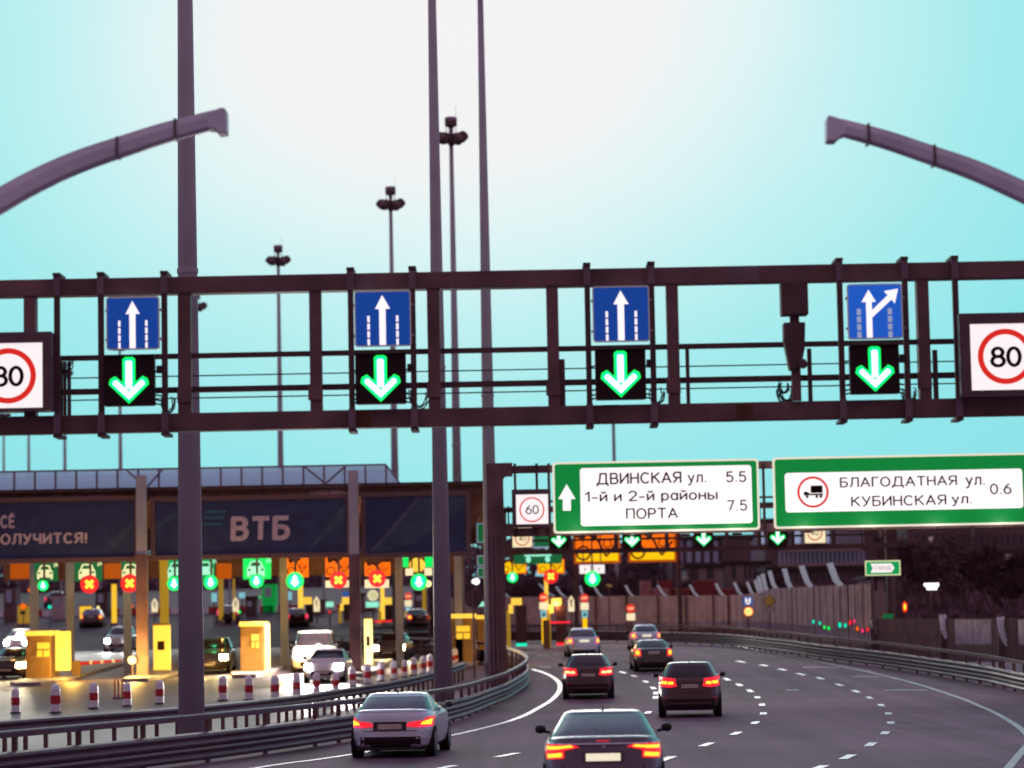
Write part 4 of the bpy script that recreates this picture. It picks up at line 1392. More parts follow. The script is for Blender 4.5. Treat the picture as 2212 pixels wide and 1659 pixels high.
def plaza_light(px, py, Y, col_, size, label, hang):
    c = P(px, py, Y)
    k = Y / FPX
    t = thing('lane_light', label, 'traffic signal', (c.x, Y, c.z), 'lane lights of the toll plaza')
    r = size * k
    red = col_ == 'red'
    MB().disc(c.x, c.z, r * 1.05, Y + .03, Y + .3, 24).build('housing', 'black_box', t)
    MB().disc(c.x, c.z, r * (1.42 if red else 1.28), Y + .012, Y + .028, 24).build('lens', 'led_red' if red else 'led_green', t)  # disc wider than the head, giving the lamp's halo as a shape
    if red:
        for s_ in (-1, 1):
            m2 = MB()
            q = r * .56
            a = r * .17
            m2.prism([(c.x - q - a, c.z - s_ * (q - a)), (c.x - q + a, c.z - s_ * (q + a)), (c.x + q + a, c.z + s_ * (q - a)), (c.x + q - a, c.z + s_ * (q + a))], Y - .02 + .006 * s_, Y + .0)
            m2.build('cross_bar', 'led_yellow', t)
    else:
        MB().disc(c.x, c.z, r * .95, Y + .0, Y + .01, 24).build('inner_halo', 'halo_cyan', t)
        MB().prism([(c.x, c.z + r * .95), (c.x + r * .3, c.z + r * .55), (c.x + r * .3, c.z + r * .1), (c.x + r * .58, c.z - r * .2), (c.x, c.z - r * .85), (c.x - r * .58, c.z - r * .2), (c.x - r * .3, c.z + r * .1), (c.x - r * .3, c.z + r * .55)], Y - .02, Y - .003).build('arrow', 'led_white', t)
    lamp('signal_light', (c.x, Y - .35, c.z), 14, (1, .02, .03) if red else (0, 1, .3), .1, t)
    if hang:
        MB().box(c.x - .05, c.x + .05, Y + .31, Y + .4, c.z, hang if hang is not True else zs).build('hanger', 'galv_dark', t)


PL = [(93, 1265, 'g', 9, 'green arrow light under the leftmost green car sign'), (193, 1262, 'red', 14, 'red cross light, leftmost of the red crosses'), (280, 1260, 'red', 14, 'red cross light just left of the first canopy column'),
      (376, 1261, 'g', 12, 'green light just left of the thickest mast'), (455, 1258, 'g', 12, 'green light just right of the thickest mast'), (554, 1255, 'g', 12, 'green light under the brightest green car sign'),
      (637, 1255, 'g', 15, 'large cyan green light under the first orange sign'), (731, 1253, 'red', 13, 'red cross light left of the second canopy column'), (815, 1250, 'red', 13, 'red cross light right of the second canopy column'),
      (905, 1257, 'g', 14, 'cyan green light left of the second thickest mast')]
for px, py, c_, s_, lab in PL:
    plaza_light(px, py, 134, c_, s_, lab, True)

# ------------------------------------------------------------ small signs on posts inside the plaza
def post_sign(px0, px1, ytop, yb, Y, label, base=True, stop=True, plate=True):
    cx, cz, w, h = rc(px0, ytop, px1, yb, Y)
    k = Y / FPX
    t = thing('stop_sign', label, 'stop sign', (cx, Y, rz_(px0, Y)), 'stop signs on yellow posts')
    zt_ = cz + h / 2
    r = w / 2
    MB().disc(cx, zt_ - r, r, Y, Y + .06, 24).build('disc', 'stop_red', t)
    text('STOP', cx, zt_ - r, r * 1.35, r * .6, Y - .012, 0, None, 0, .22).build('lettering', 'face_cream', t)
    if plate:
        MB().box(cx - r * .98, cx + r * .98, Y, Y + .06, zt_ - r * 2 - .48, zt_ - r * 2 - .03).build('plate', 'face_cream', t)
    MB().rod((cx, Y + .12, rz_(px0, Y)), (cx, Y + .12, zt_ - r), .045).build('post', 'galv_dark', t)
    if base:
        z0 = zt_ - r * 2 - .52
        MB().box(cx - r * .72, cx + r * .72, Y - .02, Y + .1, z0 - .45, z0).build('arrow_plate', 'sign_cool', t)
        MB().prism([(cx - .14, z0 - .34), (cx + .14, z0 - .34), (cx, z0 - .1)], Y - .03, Y - .022).build('arrow_symbol', 'banner_navy', t)
        MB().box(cx - r * .55, cx + r * .55, Y - .05, Y + .2, rz_(px0, Y) + .2, z0 - .47).build('yellow_post', 'amber_lit', t)
    return t


post_sign(1165, 1184, 1281, 1349, 172, 'stop sign over white plate on yellow post, left of the two beyond the sign gantry')
post_sign(1254, 1272, 1283, 1350, 176, 'stop sign over white plate on yellow post, in line with the far silver sedan')
post_sign(1353, 1372, 1305, 1338, 178, 'stop sign with white plate on a thin post before the ribbed noise wall', base=False)
post_sign(874, 890, 1280, 1346, 211, 'stop sign on yellow post left of the second thickest mast')


def pointed(px, y0, y1, Y, label):
    cx, cz, w, h = rc(px - 6.5, y0, px + 6.5, y1, Y)
    t = thing('pointed_sign', label, 'road sign', (cx, Y, rz_(px, Y)), 'white pointed lane divider signs')
    MB().prism([(cx - w / 2, cz - h / 2), (cx + w / 2, cz - h / 2), (cx + w / 2, cz + h * .18), (cx, cz + h / 2), (cx - w / 2, cz + h * .18)], Y, Y + .08).build('panel', 'face_cream', t)
    MB().prism([(cx - .05, cz - h * .2), (cx + .05, cz - h * .2), (cx + .05, cz + h * .1), (cx + .12, cz + h * .1), (cx, cz + h * .3), (cx - .12, cz + h * .1), (cx - .05, cz + h * .1)], Y - .01, Y - .002).build('arrow', 'plate_dim', t)
    MB().rod((cx, Y + .1, rz_(px, Y)), (cx, Y + .1, cz), .05).build('post', 'galv_dark', t)


pointed(1234, 1286, 1321, 174, 'white pointed arrow sign between the two stop signs on yellow posts')
pointed(509, 1290, 1321, 212, 'white pointed arrow sign under the brightest green car sign')
pointed(684, 1288, 1321, 212, 'white pointed arrow sign between the two orange signs')
pointed(334, 1292, 1322, 213, 'white pointed arrow sign left of the olive pillar')

# card terminals: yellow head on an arm over a dark stand
TERM = [(1104, 1127, 1292, 170, 1114, 1137, 'yellow card terminal with dark stand beside the green gantry column'), (1191, 1213, 1292, 170, 1201, 1223, 'yellow card terminal right of the left stop sign, far plaza'),
        (652, 673, 1290, 211, 660, 676, 'yellow card terminal under the cyan green light'), (739, 754, 1290, 212, 742, 757, 'yellow card terminal left of the second canopy column'),
        (825, 846, 1291, 210, 832, 850, 'yellow card terminal right of the second canopy column')]
for x0, x1, yt, Y, d0, d1, lab in TERM:
    cx, cz, w, h = rc(x0, yt, x1, yt + 15, Y)
    t = thing('card_terminal', lab, 'payment machine', (cx, Y, rz_(x0, Y)), 'yellow card terminals')
    MB().box(cx - w / 2, cx + w / 2, Y, Y + .3, cz - h / 2, cz + h / 2).build('head', 'lit_panel', t, bevel=.02)
    MB().box(cx - w / 2 - .16, cx - w / 2 + .12, Y + .05, Y + .28, cz - h / 2 - .5, cz - h / 2 + .05).build('arm', 'lit_panel', t)
    MB().box(cx - w / 2 - .30, cx - w / 2 - .06, Y + .06, Y + .3, rz_(x0, Y), cz - h / 2 - .3).build('stand', 'lit_olive', t)
    ex, ez, ew, eh = rc(d0, yt + 16, d1, yt + 48, Y)
    MB().box(ex - ew / 2, ex + ew / 2, Y + .02, Y + .5, rz_(x0, Y) + .15, ez + eh / 2).build('dark_cabinet', 'steel_brown_dark', t)
    MB().box(ex - ew / 2, ex + ew / 2, Y - .02, Y + .016, rz_(x0, Y) + .12, rz_(x0, Y) + .30).build('foot_strip', 'tail_red' if x0 in (1191,) else 'lamp_teal' if x0 == 1104 else 'booth_tan', t)

# round and square small signs
cx, cz, w, h = rc(794, 1274, 817, 1298, 209)
t = thing('round_sign', 'white round sign over a pale plate right of the second canopy column', 'road sign', (cx, 209, rz_(800, 209)))
MB().disc(cx, cz, w / 2, 209, 209.06, 28).build('disc', 'face_cream', t)
for k in (-1, 0, 1):
    MB().box(cx - w * .32, cx + w * .32, 208.97, 208.99, cz + k * .16 - .03, cz + k * .16 + .03).build('printed_line', 'sign_green', t)
px_, pz_, pw_, ph_ = rc(790, 1300, 818, 1312, 209)
MB().box(px_ - pw_ / 2, px_ + pw_ / 2, 209, 209.06, pz_ - ph_ / 2, pz_ + ph_ / 2).build('plate', 'icon_mint', t)
MB().rod((cx, 209.12, rz_(800, 209)), (cx, 209.12, cz), .05).build('post', 'galv_dark', t)
cx, cz, w, h = rc(1001, 1275, 1043, 1312, 121)
t = thing('round_sign', 'dark back of a round road sign beside the green sign gantry column', 'road sign', (cx, 121, gz(121)))
MB().disc(cx, cz, w * .47, 121, 121.05, 32).build('disc', 'steel_brown_dark', t)
MB().rod((cx, 120.93, gz(121)), (cx, 120.93, cz + .3), .045).build('post', 'galv_dark', t)
for (a, b, c, d, Y, mm, lab) in [(516, 1280, 529, 1292, 210, 'sign_cool', 'small cyan square sign right of the pointed sign under the brightest green sign'), (622, 1278, 630, 1296, 211, 'sign_cool', 'narrow cyan sign left of the yellow pillar'),
                                 (457, 1281, 468, 1300, 212, 'sign_cool', 'small blue white pictogram sign right of the thickest mast'), (740, 1278, 754, 1291, 213, 'sign_blue_lit', 'small blue sign left of the second canopy column'),
                                 (704, 1300, 720, 1311, 211, 'icon_mint', 'small pale square sign between the orange signs'), (1030, 1300, 1046, 1310, 165, 'icon_mint', 'small mint strip sign at the green gantry column')]:
    sgn(a, b, c, d, Y, 'small_plaza_sign', lab, 'road sign', None, mm, hang=False, post=True)
# amber beacons and far small lamps
for px, py, r, Y, mm, lab in [(50, 1310, 6, 212, 'lamp_amber', 'amber round light at far left of the plaza'), (281, 1309, 6, 212, 'lamp_amber', 'amber round light left of the first canopy column'),
                              (107, 1311, 4, 213, 'lamp_teal', 'small cyan light next to the olive kiosk'), (517, 1322, 3, 150, 'led_green', 'small green light beside the pointed sign'),
                              (988, 1233, 3.5, 150, 'lamp_white', 'small white lamp right of the second thickest mast'), (64, 1275, 4, 214, 'lamp_amber', 'faint amber light left of the leftmost green arrow'),
                              (1029, 1256, 7, 190, 'lamp_white', 'white lamp behind the green gantry column'), (1025, 1256, 6, 191, 'lamp_white', 'twin white lamp beside another white lamp behind the gantry column'),
                              (925, 1261, 7, 150, 'lamp_warm', 'warm lamp glowing right of the cyan green light'), (285, 1426, 9, 127, 'lamp_warm', 'dazzling warm car headlight low beside the first canopy column')]:  # last entry is a car headlight, shown as a lamp on a post
    c = P(px, py, Y)
    k = Y / FPX * r
    t = thing('beacon_light', lab, 'lamp', (c.x, Y, rz_(px, Y)))
    MB().disc(c.x, c.z, k, Y, Y + .08, 18).build('lens', mm, t)
    MB().disc(c.x, c.z, k * 1.15, Y + .081, Y + .25, 18).build('housing', 'black_box', t)
    MB().rod((c.x, Y + .2, rz_(px, Y)), (c.x, Y + .2, c.z), .035).build('post', 'galv_dark', t)
for i, (px, py, Y, mm, lab) in enumerate([(30, 1291, 255, 'tail_red', 'tiny red light high on the far ramp at left'), (140, 1301, 240, 'lamp_white', 'tiny white light on the far ramp right of the leftmost signal'), (225, 1296, 250, 'tail_red', 'tiny red light on the far ramp between red crosses'),
                              (212, 1312, 225, 'lamp_warm', 'tiny warm light on the far ramp above the red brake lights'), (590, 1304, 235, 'lamp_warm', 'tiny warm light under the brightest green sign'), (606, 1316, 222, 'tail_pink', 'tiny pink light left of the first orange sign pillar'),
                              (712, 1322, 210, 'tail_red', 'tiny red light between the two orange signs'), (860, 1312, 215, 'tail_pink', 'tiny pink light right of the second orange sign'), (405, 1300, 240, 'lamp_white', 'tiny white light beside the thickest mast'),
                              (470, 1318, 220, 'tail_red', 'tiny red light right of the thickest mast'), (560, 1290, 250, 'led_green', 'tiny green light under the brightest green sign'), (948, 1318, 200, 'tail_pink', 'tiny pink light behind the second thickest mast')]):
    c = P(px, py, Y)
    k = Y / FPX * 2.6
    t = thing('light_spot', lab, 'marker light', (c.x, Y, c.z), 'tiny lights on the far ramp')
    MB().disc(c.x, c.z, k, Y, Y + .08, 14).build('lens', mm, t)
    MB().rod((c.x, Y + .1, min(rz_(px, Y), c.z - .2)), (c.x, Y + .1, c.z), .05).build('post', 'galv_dark', t)
lamp('kerb_fill_light', P(285, 1430, 126), 650, (1, .6, .12), .15)  # warm fill lights added to brighten the kerb ends, no fixture of their own
lamp('kerb_fill_light', P(425, 1450, 127), 420, (1, .6, .1), .15)
# barrier booms
for x0, y0, x1, y1, Y, mm, lab in [(165, 1434, 262, 1427, 130, 'red', 'red and white boom barrier in front of the approaching white car'), (803, 1343, 856, 1341, 206, 'tail_red', 'red lit boom barrier right of the second canopy column'),
                                   (1180, 1345, 1232, 1344, 168, 'tail_red', 'red lit boom barrier between the two stop signs on yellow posts')]:
    a, b = P(x0, y0, Y), P(x1, y1, Y)
    t = thing('boom_barrier', lab, 'barrier', (a.x, Y, rz_(x0, Y)))
    MB().rod(a, b, .07 if Y > 140 else .09, .05, 8).build('boom', mm, t)
    if Y < 140:
        for f in (.3, .55, .8):
            MB().rod(a.lerp(b, f), a.lerp(b, f + .06), .095, .093, 8).build('stripe', 'white', t)
    MB().box(a.x - .2, a.x + .2, Y - .2, Y + .2, rz_(x0, Y), a.z + .15).build('cabinet', 'booth_tan', t, bevel=.02)
# dark bent pole and rods in front of the plaza
for k, px in enumerate((248, 256, 264)):
    c = G(px, 1510)
    t = thing('marker_post', 'thin red marker post standing before the first canopy column, %s from the left of three' % ORD[k], 'marker post', c, 'thin red marker posts')
    MB().rod(c, c + Vector((0, 0, .75)), .03).build('rod', 'red', t)
    MB().rod(c, c + Vector((0, 0, .06)), .09, .07).build('foot', 'black_trim', t)

# ------------------------------------------------------------ bollards
BOL = [(34, 1485, 1541), (120, 1477, 1541), (203, 1474, 1531), (275, 1473, 1526), (345, 1468, 1521), (482, 1459, 1514), (538, 1459, 1513), (594, 1458, 1511), (641, 1453, 1506), (684, 1452, 1498), (725, 1451, 1496),
       (761, 1439, 1483), (794, 1434, 1478), (823, 1429, 1471), (851, 1427, 1468), (874, 1425, 1463), (894, 1419, 1460), (914, 1417, 1456), (929, 1413, 1453), (978, 1402, 1438), (984, 1400, 1436), (990, 1396, 1433), (996, 1391, 1428), (1002, 1385, 1423)]


def make_bollard(loc, label):
    t = thing('bollard', label, 'bollard', loc, 'red and white bollards along the plaza edge')
    o = tuple(loc)
    MB().lathe([(.165, 0), (.165, .30)], o, 20).build('lower_band', 'white', t, smooth=False)
    MB().lathe([(.168, .302), (.168, .58)], o, 20).build('red_band', 'red', t)
    MB().lathe([(.160, .582), (.158, .80), (.13, .88), (.08, .93), (.02, .95)], o, 20).build('cap', 'white', t)
    MB().lathe([(.22, -.01), (.22, .04), (.17, .06)], o, 20).build('foot', 'black_trim', t)
    return t


pb = None
for i, (px, y0, y1) in enumerate(BOL):
    loc = G(px, y1)
    lab = 'red and white striped bollard, %s from the left in the curved row' % ORD[i]
    s_ = (P(px, y0, loc.y) - P(px, y1, loc.y)).length / .95
    if pb is None:
        pb = make_bollard(loc, lab)
        c = pb
    else:
        c = copy_tree(pb, loc, lab)
    c.scale = (s_, s_, s_)

# ------------------------------------------------------------ green sign gantry
Y2 = 108.0
g2 = thing('sign_gantry', 'brown steel gantry with two large green direction signs, its column beside the 60 sign', 'gantry', (X(1070, 1400, Y2), Y2, gz(Y2)))
cx, cz, w, h = rc(1052, 1000, 1088, 1180, Y2)
xA, xB = cx - w / 2, cx + w / 2
ztop = lvl(1080, 1000, Y2)
col = MB().box(xA, xB, Y2, Y2 + .6, gz(Y2), ztop).build('column', 'steel_brown', g2, bevel=.02)
xC = X(1107, 1010, Y2)
za, zb_ = lvl(1095, 1028, Y2), lvl(1095, 1133, Y2)
mb = MB()
arc = [(xB, ztop), (xC, ztop), (xC, za)]
r_ = .14
arc += [(xB + r_ - r_ * math.sin(R(a)), za - r_ + r_ * math.cos(R(a))) for a in (0, 30, 60, 90)]
mb.prism(arc, Y2, Y2 + .6)
mb.build('knee', 'steel_brown', g2)
mb = MB()
zc0 = lvl(1095, 1158, Y2)
arc = [(xB + .002, zc0), (xC, zc0), (xC, zb_)]
mb.prism([(xB, zc0), (xC, zc0), (xC, zb_), (xB + r_, zb_), (xB, zb_ + r_)], Y2, Y2 + .6)
mb.build('knee', 'steel_brown', g2)
MB().box(X(1062, 1300, Y2), X(1067, 1300, Y2), Y2 - .06, Y2 - .004, gz(Y2), lvl(1070, 1163, Y2)).build('conduit', 'steel_purple', g2)
MB().box(X(1071, 1300, Y2), X(1075, 1300, Y2), Y2 - .06, Y2 - .004, gz(Y2), lvl(1070, 1163, Y2)).build('conduit', 'steel_purple', g2)
xe = X(2330, 1050, Y2)
MB().box(xC - .02, xe, Y2 + .1, Y2 + .45, lvl(1150, 1021, Y2), lvl(1150, 1005, Y2)).build('chord', 'steel_brown', g2)
MB().box(xC - .02, xe, Y2 + .1, Y2 + .45, lvl(1150, 1158, Y2), lvl(1150, 1140, Y2)).build('chord', 'steel_brown', g2)
for py in (1073, 1095):
    z = lvl(1655, py, Y2)
    MB().box(xC, xe, Y2 + .35, Y2 + .42, z - .04, z + .04).build('rail', 'steel_brown_dark', g2)
for px in (1113, 1186, 1650, 1160, 1400, 1900, 2100):
    x = X(px, 1060, Y2)
    MB().box(x - .05, x + .05, Y2 + .0, Y2 + .09, lvl(px, 1160, Y2), lvl(px, 1001, Y2)).build('hanger', 'steel_brown_dark', g2)
MB().box(xe - .3, xe + .3, Y2, Y2 + .6, gz(Y2), ztop).build('column', 'steel_brown', g2)
x = X(1098, 1095, Y2)
MB().box(x - .03, x + .03, Y2 + .5, Y2 + .56, zb_ - .1, lvl(1098, 1092, Y2)).build('rail_post', 'steel_brown_dark', g2)
MB().box(xB, xC + .2, Y2 + .5, Y2 + .56, lvl(1098, 1105, Y2), lvl(1098, 1099, Y2)).build('rail', 'steel_brown_dark', g2)
speed_sign(Y2 - .3, (1106, 1057, 1190, 1139), (1115, 1068, 1184, 1132), (1149, 1101), 27, '60', (1135, 1091, 1164, 1111),
           'lit 60 speed sign beside the green sign gantry column', None, dep=.3, rw=.11)


def dir_sign(Y, TL, TR, BL, white, label, texts, extra):
    w = P(*TR, Y).x - P(*TL, Y).x
    x0 = P((TL[0] + BL[0]) / 2, (TL[1] + BL[1]) / 2, Y).x
    mid = ((TL[0] + TR[0]) / 2, (TL[1] + TR[1]) / 2)
    z1 = P(mid[0], mid[1], Y).z
    h = (P(*TL, Y) - P(*BL, Y)).length
    z0 = z1 - h
    x1 = x0 + w
    t = thing('direction_sign', label, 'road sign', ((x0 + x1) / 2, Y, z0), 'large green direction signs')
    cx, cz = (x0 + x1) / 2, (z0 + z1) / 2
    MB().prism(rrect(cx, cz, w, h, .12), Y, Y + .1).build('border', 'sign_border', t)
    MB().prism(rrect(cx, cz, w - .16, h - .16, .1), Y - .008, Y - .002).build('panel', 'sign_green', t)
    a, b, c, d = white
    wx, wz, ww, wh = rc(a, b, c, d, Y)
    MB().prism(rrect(wx, wz, ww, wh, .12), Y - .018, Y - .010).build('text_field', 'sym_white', t)
    for s_, rct in texts:
        dx, dz, dw, dh = rc(*rct, Y)
        text(s_, dx, dz, dw, dh, Y - .024, 0, None, 0, .15 if s_ not in ('ПОРТА', 'ДВИНСКАЯ') else .16).build('lettering', 'ink', t)
    extra(t, Y)
    # sign lamps on a rail under the panel
    for f in (.12, .37, .63, .88):
        x = x0 + w * f
        MB().rod((x, Y - .02, z0 - .06), (x, Y - .75, z0 - .16), .02, n=6).build('lamp_bracket', 'steel_brown_dark', t)
        MB().box(x - .18, x + .18, Y - .85, Y - .7, z0 - .2, z0 - .13).build('sign_lamp', 'steel_brown_dark', t)
        d_ = bpy.data.lights.new('sign_lamp_light', 'AREA')
        d_.energy = 7
        d_.color = (1, .95, .8)
        d_.size = .3
        o = bpy.data.objects.new('sign_lamp_light', d_)
        COL.objects.link(o)
        o.parent = t
        o.location = Vector((x, Y - .75, z0 - .1)) - ORG[t.name]
        o.rotation_euler = Vector((0, -.75, -1.0)).to_track_quat('Z', 'Y').to_euler()
    return t


def up_arrow(t, Y):
    q = [(1224, 1046), (1243, 1078), (1233, 1078), (1233, 1103), (1216, 1103), (1216, 1078), (1206, 1078)]
    MB().prism([(P(a, b, Y).x, P(a, b, Y).z) for a, b in q], Y - .018, Y - .010).build('arrow', 'sym_white', t)


def no_truck(t, Y):
    c = P(1756, 1063, Y)
    k = Y / FPX
    MB().ring(c.x, c.z, 29 * k, 34 * k, Y - .03, Y - .02).build('ring', 'ring_red', t)
    q = MB()
    bxx = lambda a, b, c_, d: q.box(c.x + a * k, c.x + c_ * k, Y - .028, Y - .02, c.z - d * k, c.z - b * k)
    bxx(-5, -14, 21, 2)
    bxx(-18, 3.5, 22, 7)
    q.prism([(c.x - 20 * k, c.z - 7 * k), (c.x - 20 * k, c.z + 0 * k), (c.x - 16 * k, c.z + 2 * k), (c.x - 7 * k, c.z - 2 * k), (c.x - 7 * k, c.z - 7 * k)], Y - .0285, Y - .0205)
    for a in (-13, 8, 17):
        q.disc(c.x + a * k, c.z - 10 * k, 3.2 * k, Y - .029, Y - .021, 14)
    q.build('truck_symbol', 'ink', t)


dir_sign(Y2 - .25, (1193, 998), (1638, 991), (1196, 1152), (1254, 1008, 1624, 1133), 'green direction sign with up arrow and three lines of place names',
         [('ДВИНСКАЯ', (1288, 1020, 1472, 1049)), ('ул.', (1485, 1025, 1525, 1049)), ('5.5', (1568, 1018, 1612, 1042)), ('1–й и 2–й районы', (1263, 1059, 1550, 1087)), ('7.5', (1571, 1080, 1614, 1104)),
          ('ПОРТА', (1352, 1097, 1465, 1121))], up_arrow)
dir_sign(Y2 - .25, (1669, 988), (2228, 978), (1672, 1142), (1696, 1017, 2209, 1102), 'green direction sign with no lorries symbol and two street names, cut by the right edge',
         [('БЛАГОДАТНАЯ', (1814, 1029, 2067, 1054)), ('ул.', (2085, 1030, 2127, 1055)), ('КУБИНСКАЯ', (1838, 1070, 2044, 1093)), ('ул.', (2055, 1072, 2099, 1094)), ('0.6', (2138, 1044, 2185, 1068))], no_truck)

# ------------------------------------------------------------ third gantry with lane arrows
Y3 = 146.0
g3 = thing('sign_gantry', 'distant dark lane gantry with four green arrows behind the green direction signs', 'gantry', (X(1080, 1300, Y3), Y3, gz(Y3)))
xa, xb = X(1066, 1190, Y3), X(1942, 1180, Y3)
zt3 = lvl(1655, 1090, Y3)
for py0, py1 in ((1085, 1096), (1178, 1188)):
    MB().box(xa, xb, Y3, Y3 + .4, lvl(1655, py1, Y3), lvl(1655, py0, Y3)).build('chord', 'steel_brown_dark', g3)
for px in (1230, 1330, 1440, 1570, 1640, 1712, 1800, 1870, 1090):
    x = X(px, 1140, Y3)
    MB().box(x - .1, x + .1, Y3 + .05, Y3 + .35, lvl(1655, 1178, Y3) + .002, lvl(1655, 1096, Y3) - .002).build('post', 'steel_brown_dark', g3)
for py in (1128, 1158):
    z = lvl(1655, py, Y3)
    MB().box(xa, xb, Y3 + .36, Y3 + .42, z - .06, z + .06).build('rail', 'steel_brown_dark', g3)
x = X(1931, 1250, Y3)
MB().box(x - .3, x + .3, Y3 + .45, Y3 + 1, gz(Y3), lvl(1655, 1085, Y3)).build('column', 'steel_brown_dark', g3)
x = xa
MB().box(x - .3, x, Y3, Y3 + .6, gz(Y3), lvl(1655, 1085, Y3)).build('column', 'steel_brown_dark', g3)
for i, (px, py) in enumerate([(1207, 1164), (1365, 1163), (1520, 1161), (1680, 1158)]):
    c = P(px, py, Y3 - .3)
    lane_signal(c.x, c.z, 1.02, Y3 - .3, 'small green down arrow on the distant gantry, %s from the left' % ORD[i], 'lane signals on the distant gantry')
speed_sign(Y3 - .25, (1105, 1138, 1151, 1184), (1107, 1140, 1149, 1182), (1128, 1163), 16, '40', (1120, 1157, 1137, 1169), 'lit 40 speed sign below the 60 sign', '40 speed signs on the distant gantry', dep=.2, rw=.17, facem='face_cream', ringm='ring_dim')
speed_sign(Y3 - .25, (1736, 1131, 1785, 1175), (1738, 1133, 1783, 1173), (1760, 1151), 16.5, '40', (1751, 1145, 1769, 1157), 'lit 40 speed sign partly hidden under the right green direction sign', '40 speed signs on the distant gantry', dep=.2, rw=.17, facem='face_cream', ringm='ring_dim')

# ------------------------------------------------------------ far exit plaza signs and its portal
Y4 = 186.0
pt = thing('lane_portal', 'distant dark steel portal that carries the orange cash signs', 'gantry', (X(1060, 1300, Y4), Y4, gz(Y4)))
zp = lvl(1200, 1140, Y4)
MB().box(X(1040, 1200, Y4), X(1480, 1200, Y4), Y4 + .3, Y4 + .6, zp, zp + .35).build('beam', 'steel_brown_dark', pt)
for px in (1048, 1245, 1470):
    x = X(px, 1300, Y4)
    MB().box(x - .15, x + .15, Y4 + .62, Y4 + .9, gz(Y4), zp + .35).build('column', 'steel_brown_dark', pt)
CSH = [(1240, 1146, 1340, 1217, 'orange_lit', 'large orange cash lane sign under the left green direction sign, left of two'), (1357, 1144, 1461, 1214, 'orange_lit', 'large orange cash lane sign under the left green direction sign, right of two'),
       (1082, 1208, 1137, 1239, 'amber_lit', 'small amber cash lane sign over a green light beside the gantry column'), (1161, 1208, 1219, 1239, 'amber_lit', 'small amber cash lane sign over the distant red cross')]
for a, b, c, d, pm, lab in CSH:
    Yq = Y4 if a > 1230 else Y4 - 4
    t = sgn(a, b, c, d, Yq, 'cash_lane_sign', lab, 'lane sign', 'orange cash lane signs', pm, cash_icon('orange_ink' if a < 1230 else 'brown_ink'), hang=zp, border='orange_dim' if a > 1230 else 'orange_lit')
    if a > 1230:
        cx, cz, w, h = rc(a + 4, d - 22, c - 4, d - 4, Yq)
        MB().box(cx - w / 2, cx + w / 2, Yq - .005, Yq - .001, cz - h / 2, cz + h / 2).build('lower_field', 'amber_lit', t)


def rig_icon(t, cx, cz, w, h, y):
    a = MB().box(cx - w * .28, cx + w * .28, y - .004, y, cz + h * .18, cz + h * .38)
    for s_ in (-.2, .2):
        a.disc(cx + s_ * w, cz - h * .1, h * .22, y - .005, y - .001, 14, h * .28)
    a.build('vehicle_symbol', 'icon_mint', t)


sgn(1110, 1194, 1214, 1218, 176, 'lane_type_sign', 'dark green wide lane sign with white vehicle front below the 40 sign', 'lane sign', None, 'green_dim', rig_icon, hang=zp)
sgn(1150, 1142, 1203, 1184, 180, 'lane_type_sign', 'dark green lane sign with pale frame left of the distant leftmost green arrow', 'lane sign', None, 'green_dim', None, hang=zp, border='sym_faded')
for a, b, c, d, lab in [(1030, 1130, 1047, 1172, 'dark green sign strip high between mast and gantry column'), (1031, 1200, 1047, 1222, 'dark green sign strip between mast and gantry column, middle one'), (1031, 1226, 1046, 1248, 'green sign strip between mast and gantry column, lowest one')]:
    sgn(a, b, c, d, 165, 'lane_type_sign', lab, 'lane sign', None, 'green_dim', None, hang=zp + 1, border='sym_faded')


def width_icon(t, cx, cz, w, h, y):
    text('10', cx, cz + h * .1, w * .18, h * .5, y - .004, .01).build('numeral', 'plate_dim', t)
    a = MB()
    for s_ in (-1, 1):
        a.prism([(cx + s_ * w * .24, cz), (cx + s_ * w * .30, cz + h * .22), (cx + s_ * w * .30, cz - h * .22)], y - .004, y)
    a.build('arrow', 'ink', t)


sgn(1252, 1220, 1306, 1239, 184, 'width_sign', 'white lit width sign with two small black arrows under the large orange sign', 'road sign', None, 'face_white', width_icon, hang=zp)
for px, py, c_, s_, lab in [(1107, 1247, 'g', 9, 'green light right of the green sign gantry column'), (1190, 1245, 'red', 11, 'red cross light of the distant exit lanes'), (1280, 1250, 'g', 13, 'cyan green light under the white width sign')]:
    plaza_light(px, py, 178, c_, s_, lab, zp)
cx, cz, w, h = rc(1176, 1240, 1184, 1300, 180)
t = thing('lit_pillar', 'yellow lit pillar under the distant red cross', 'pillar', (cx, 180, gz(180)), 'lit pillars of the toll lanes')
MB().box(cx - w / 2, cx + w / 2, 180, 180.3, gz(180), cz + h / 2).build('shaft', 'lit_panel', t)
MB().box(cx - w, cx + w, 179.9, 180.5, gz(180), gz(180) + .3).build('plinth', 'kerb', t)
# warm flood lamp over the exit lanes
p = P(1315, 1262, 196)
t = thing('flood_lamp', 'warm flood lamp on a pole lighting the ribbed noise wall', 'lamp', (p.x, 196, gz(196)))
MB().rod((p.x, 196, gz(196)), (p.x, 196, p.z), .05).build('pole', 'galv_dark', t)
MB().box(p.x - .2, p.x + .2, 196.1, 196.4, p.z - .1, p.z + .1).build('lamp_head', 'galv_dark', t)
lamp('flood_light', (p.x, 197.2, p.z - .5), 420, (1, .66, .12), .2, t)
lamp('flood_light', (X(1200, 1300, 172), 170, gz(170) + 2.6), 160, (1, .4, .12), .2, t)

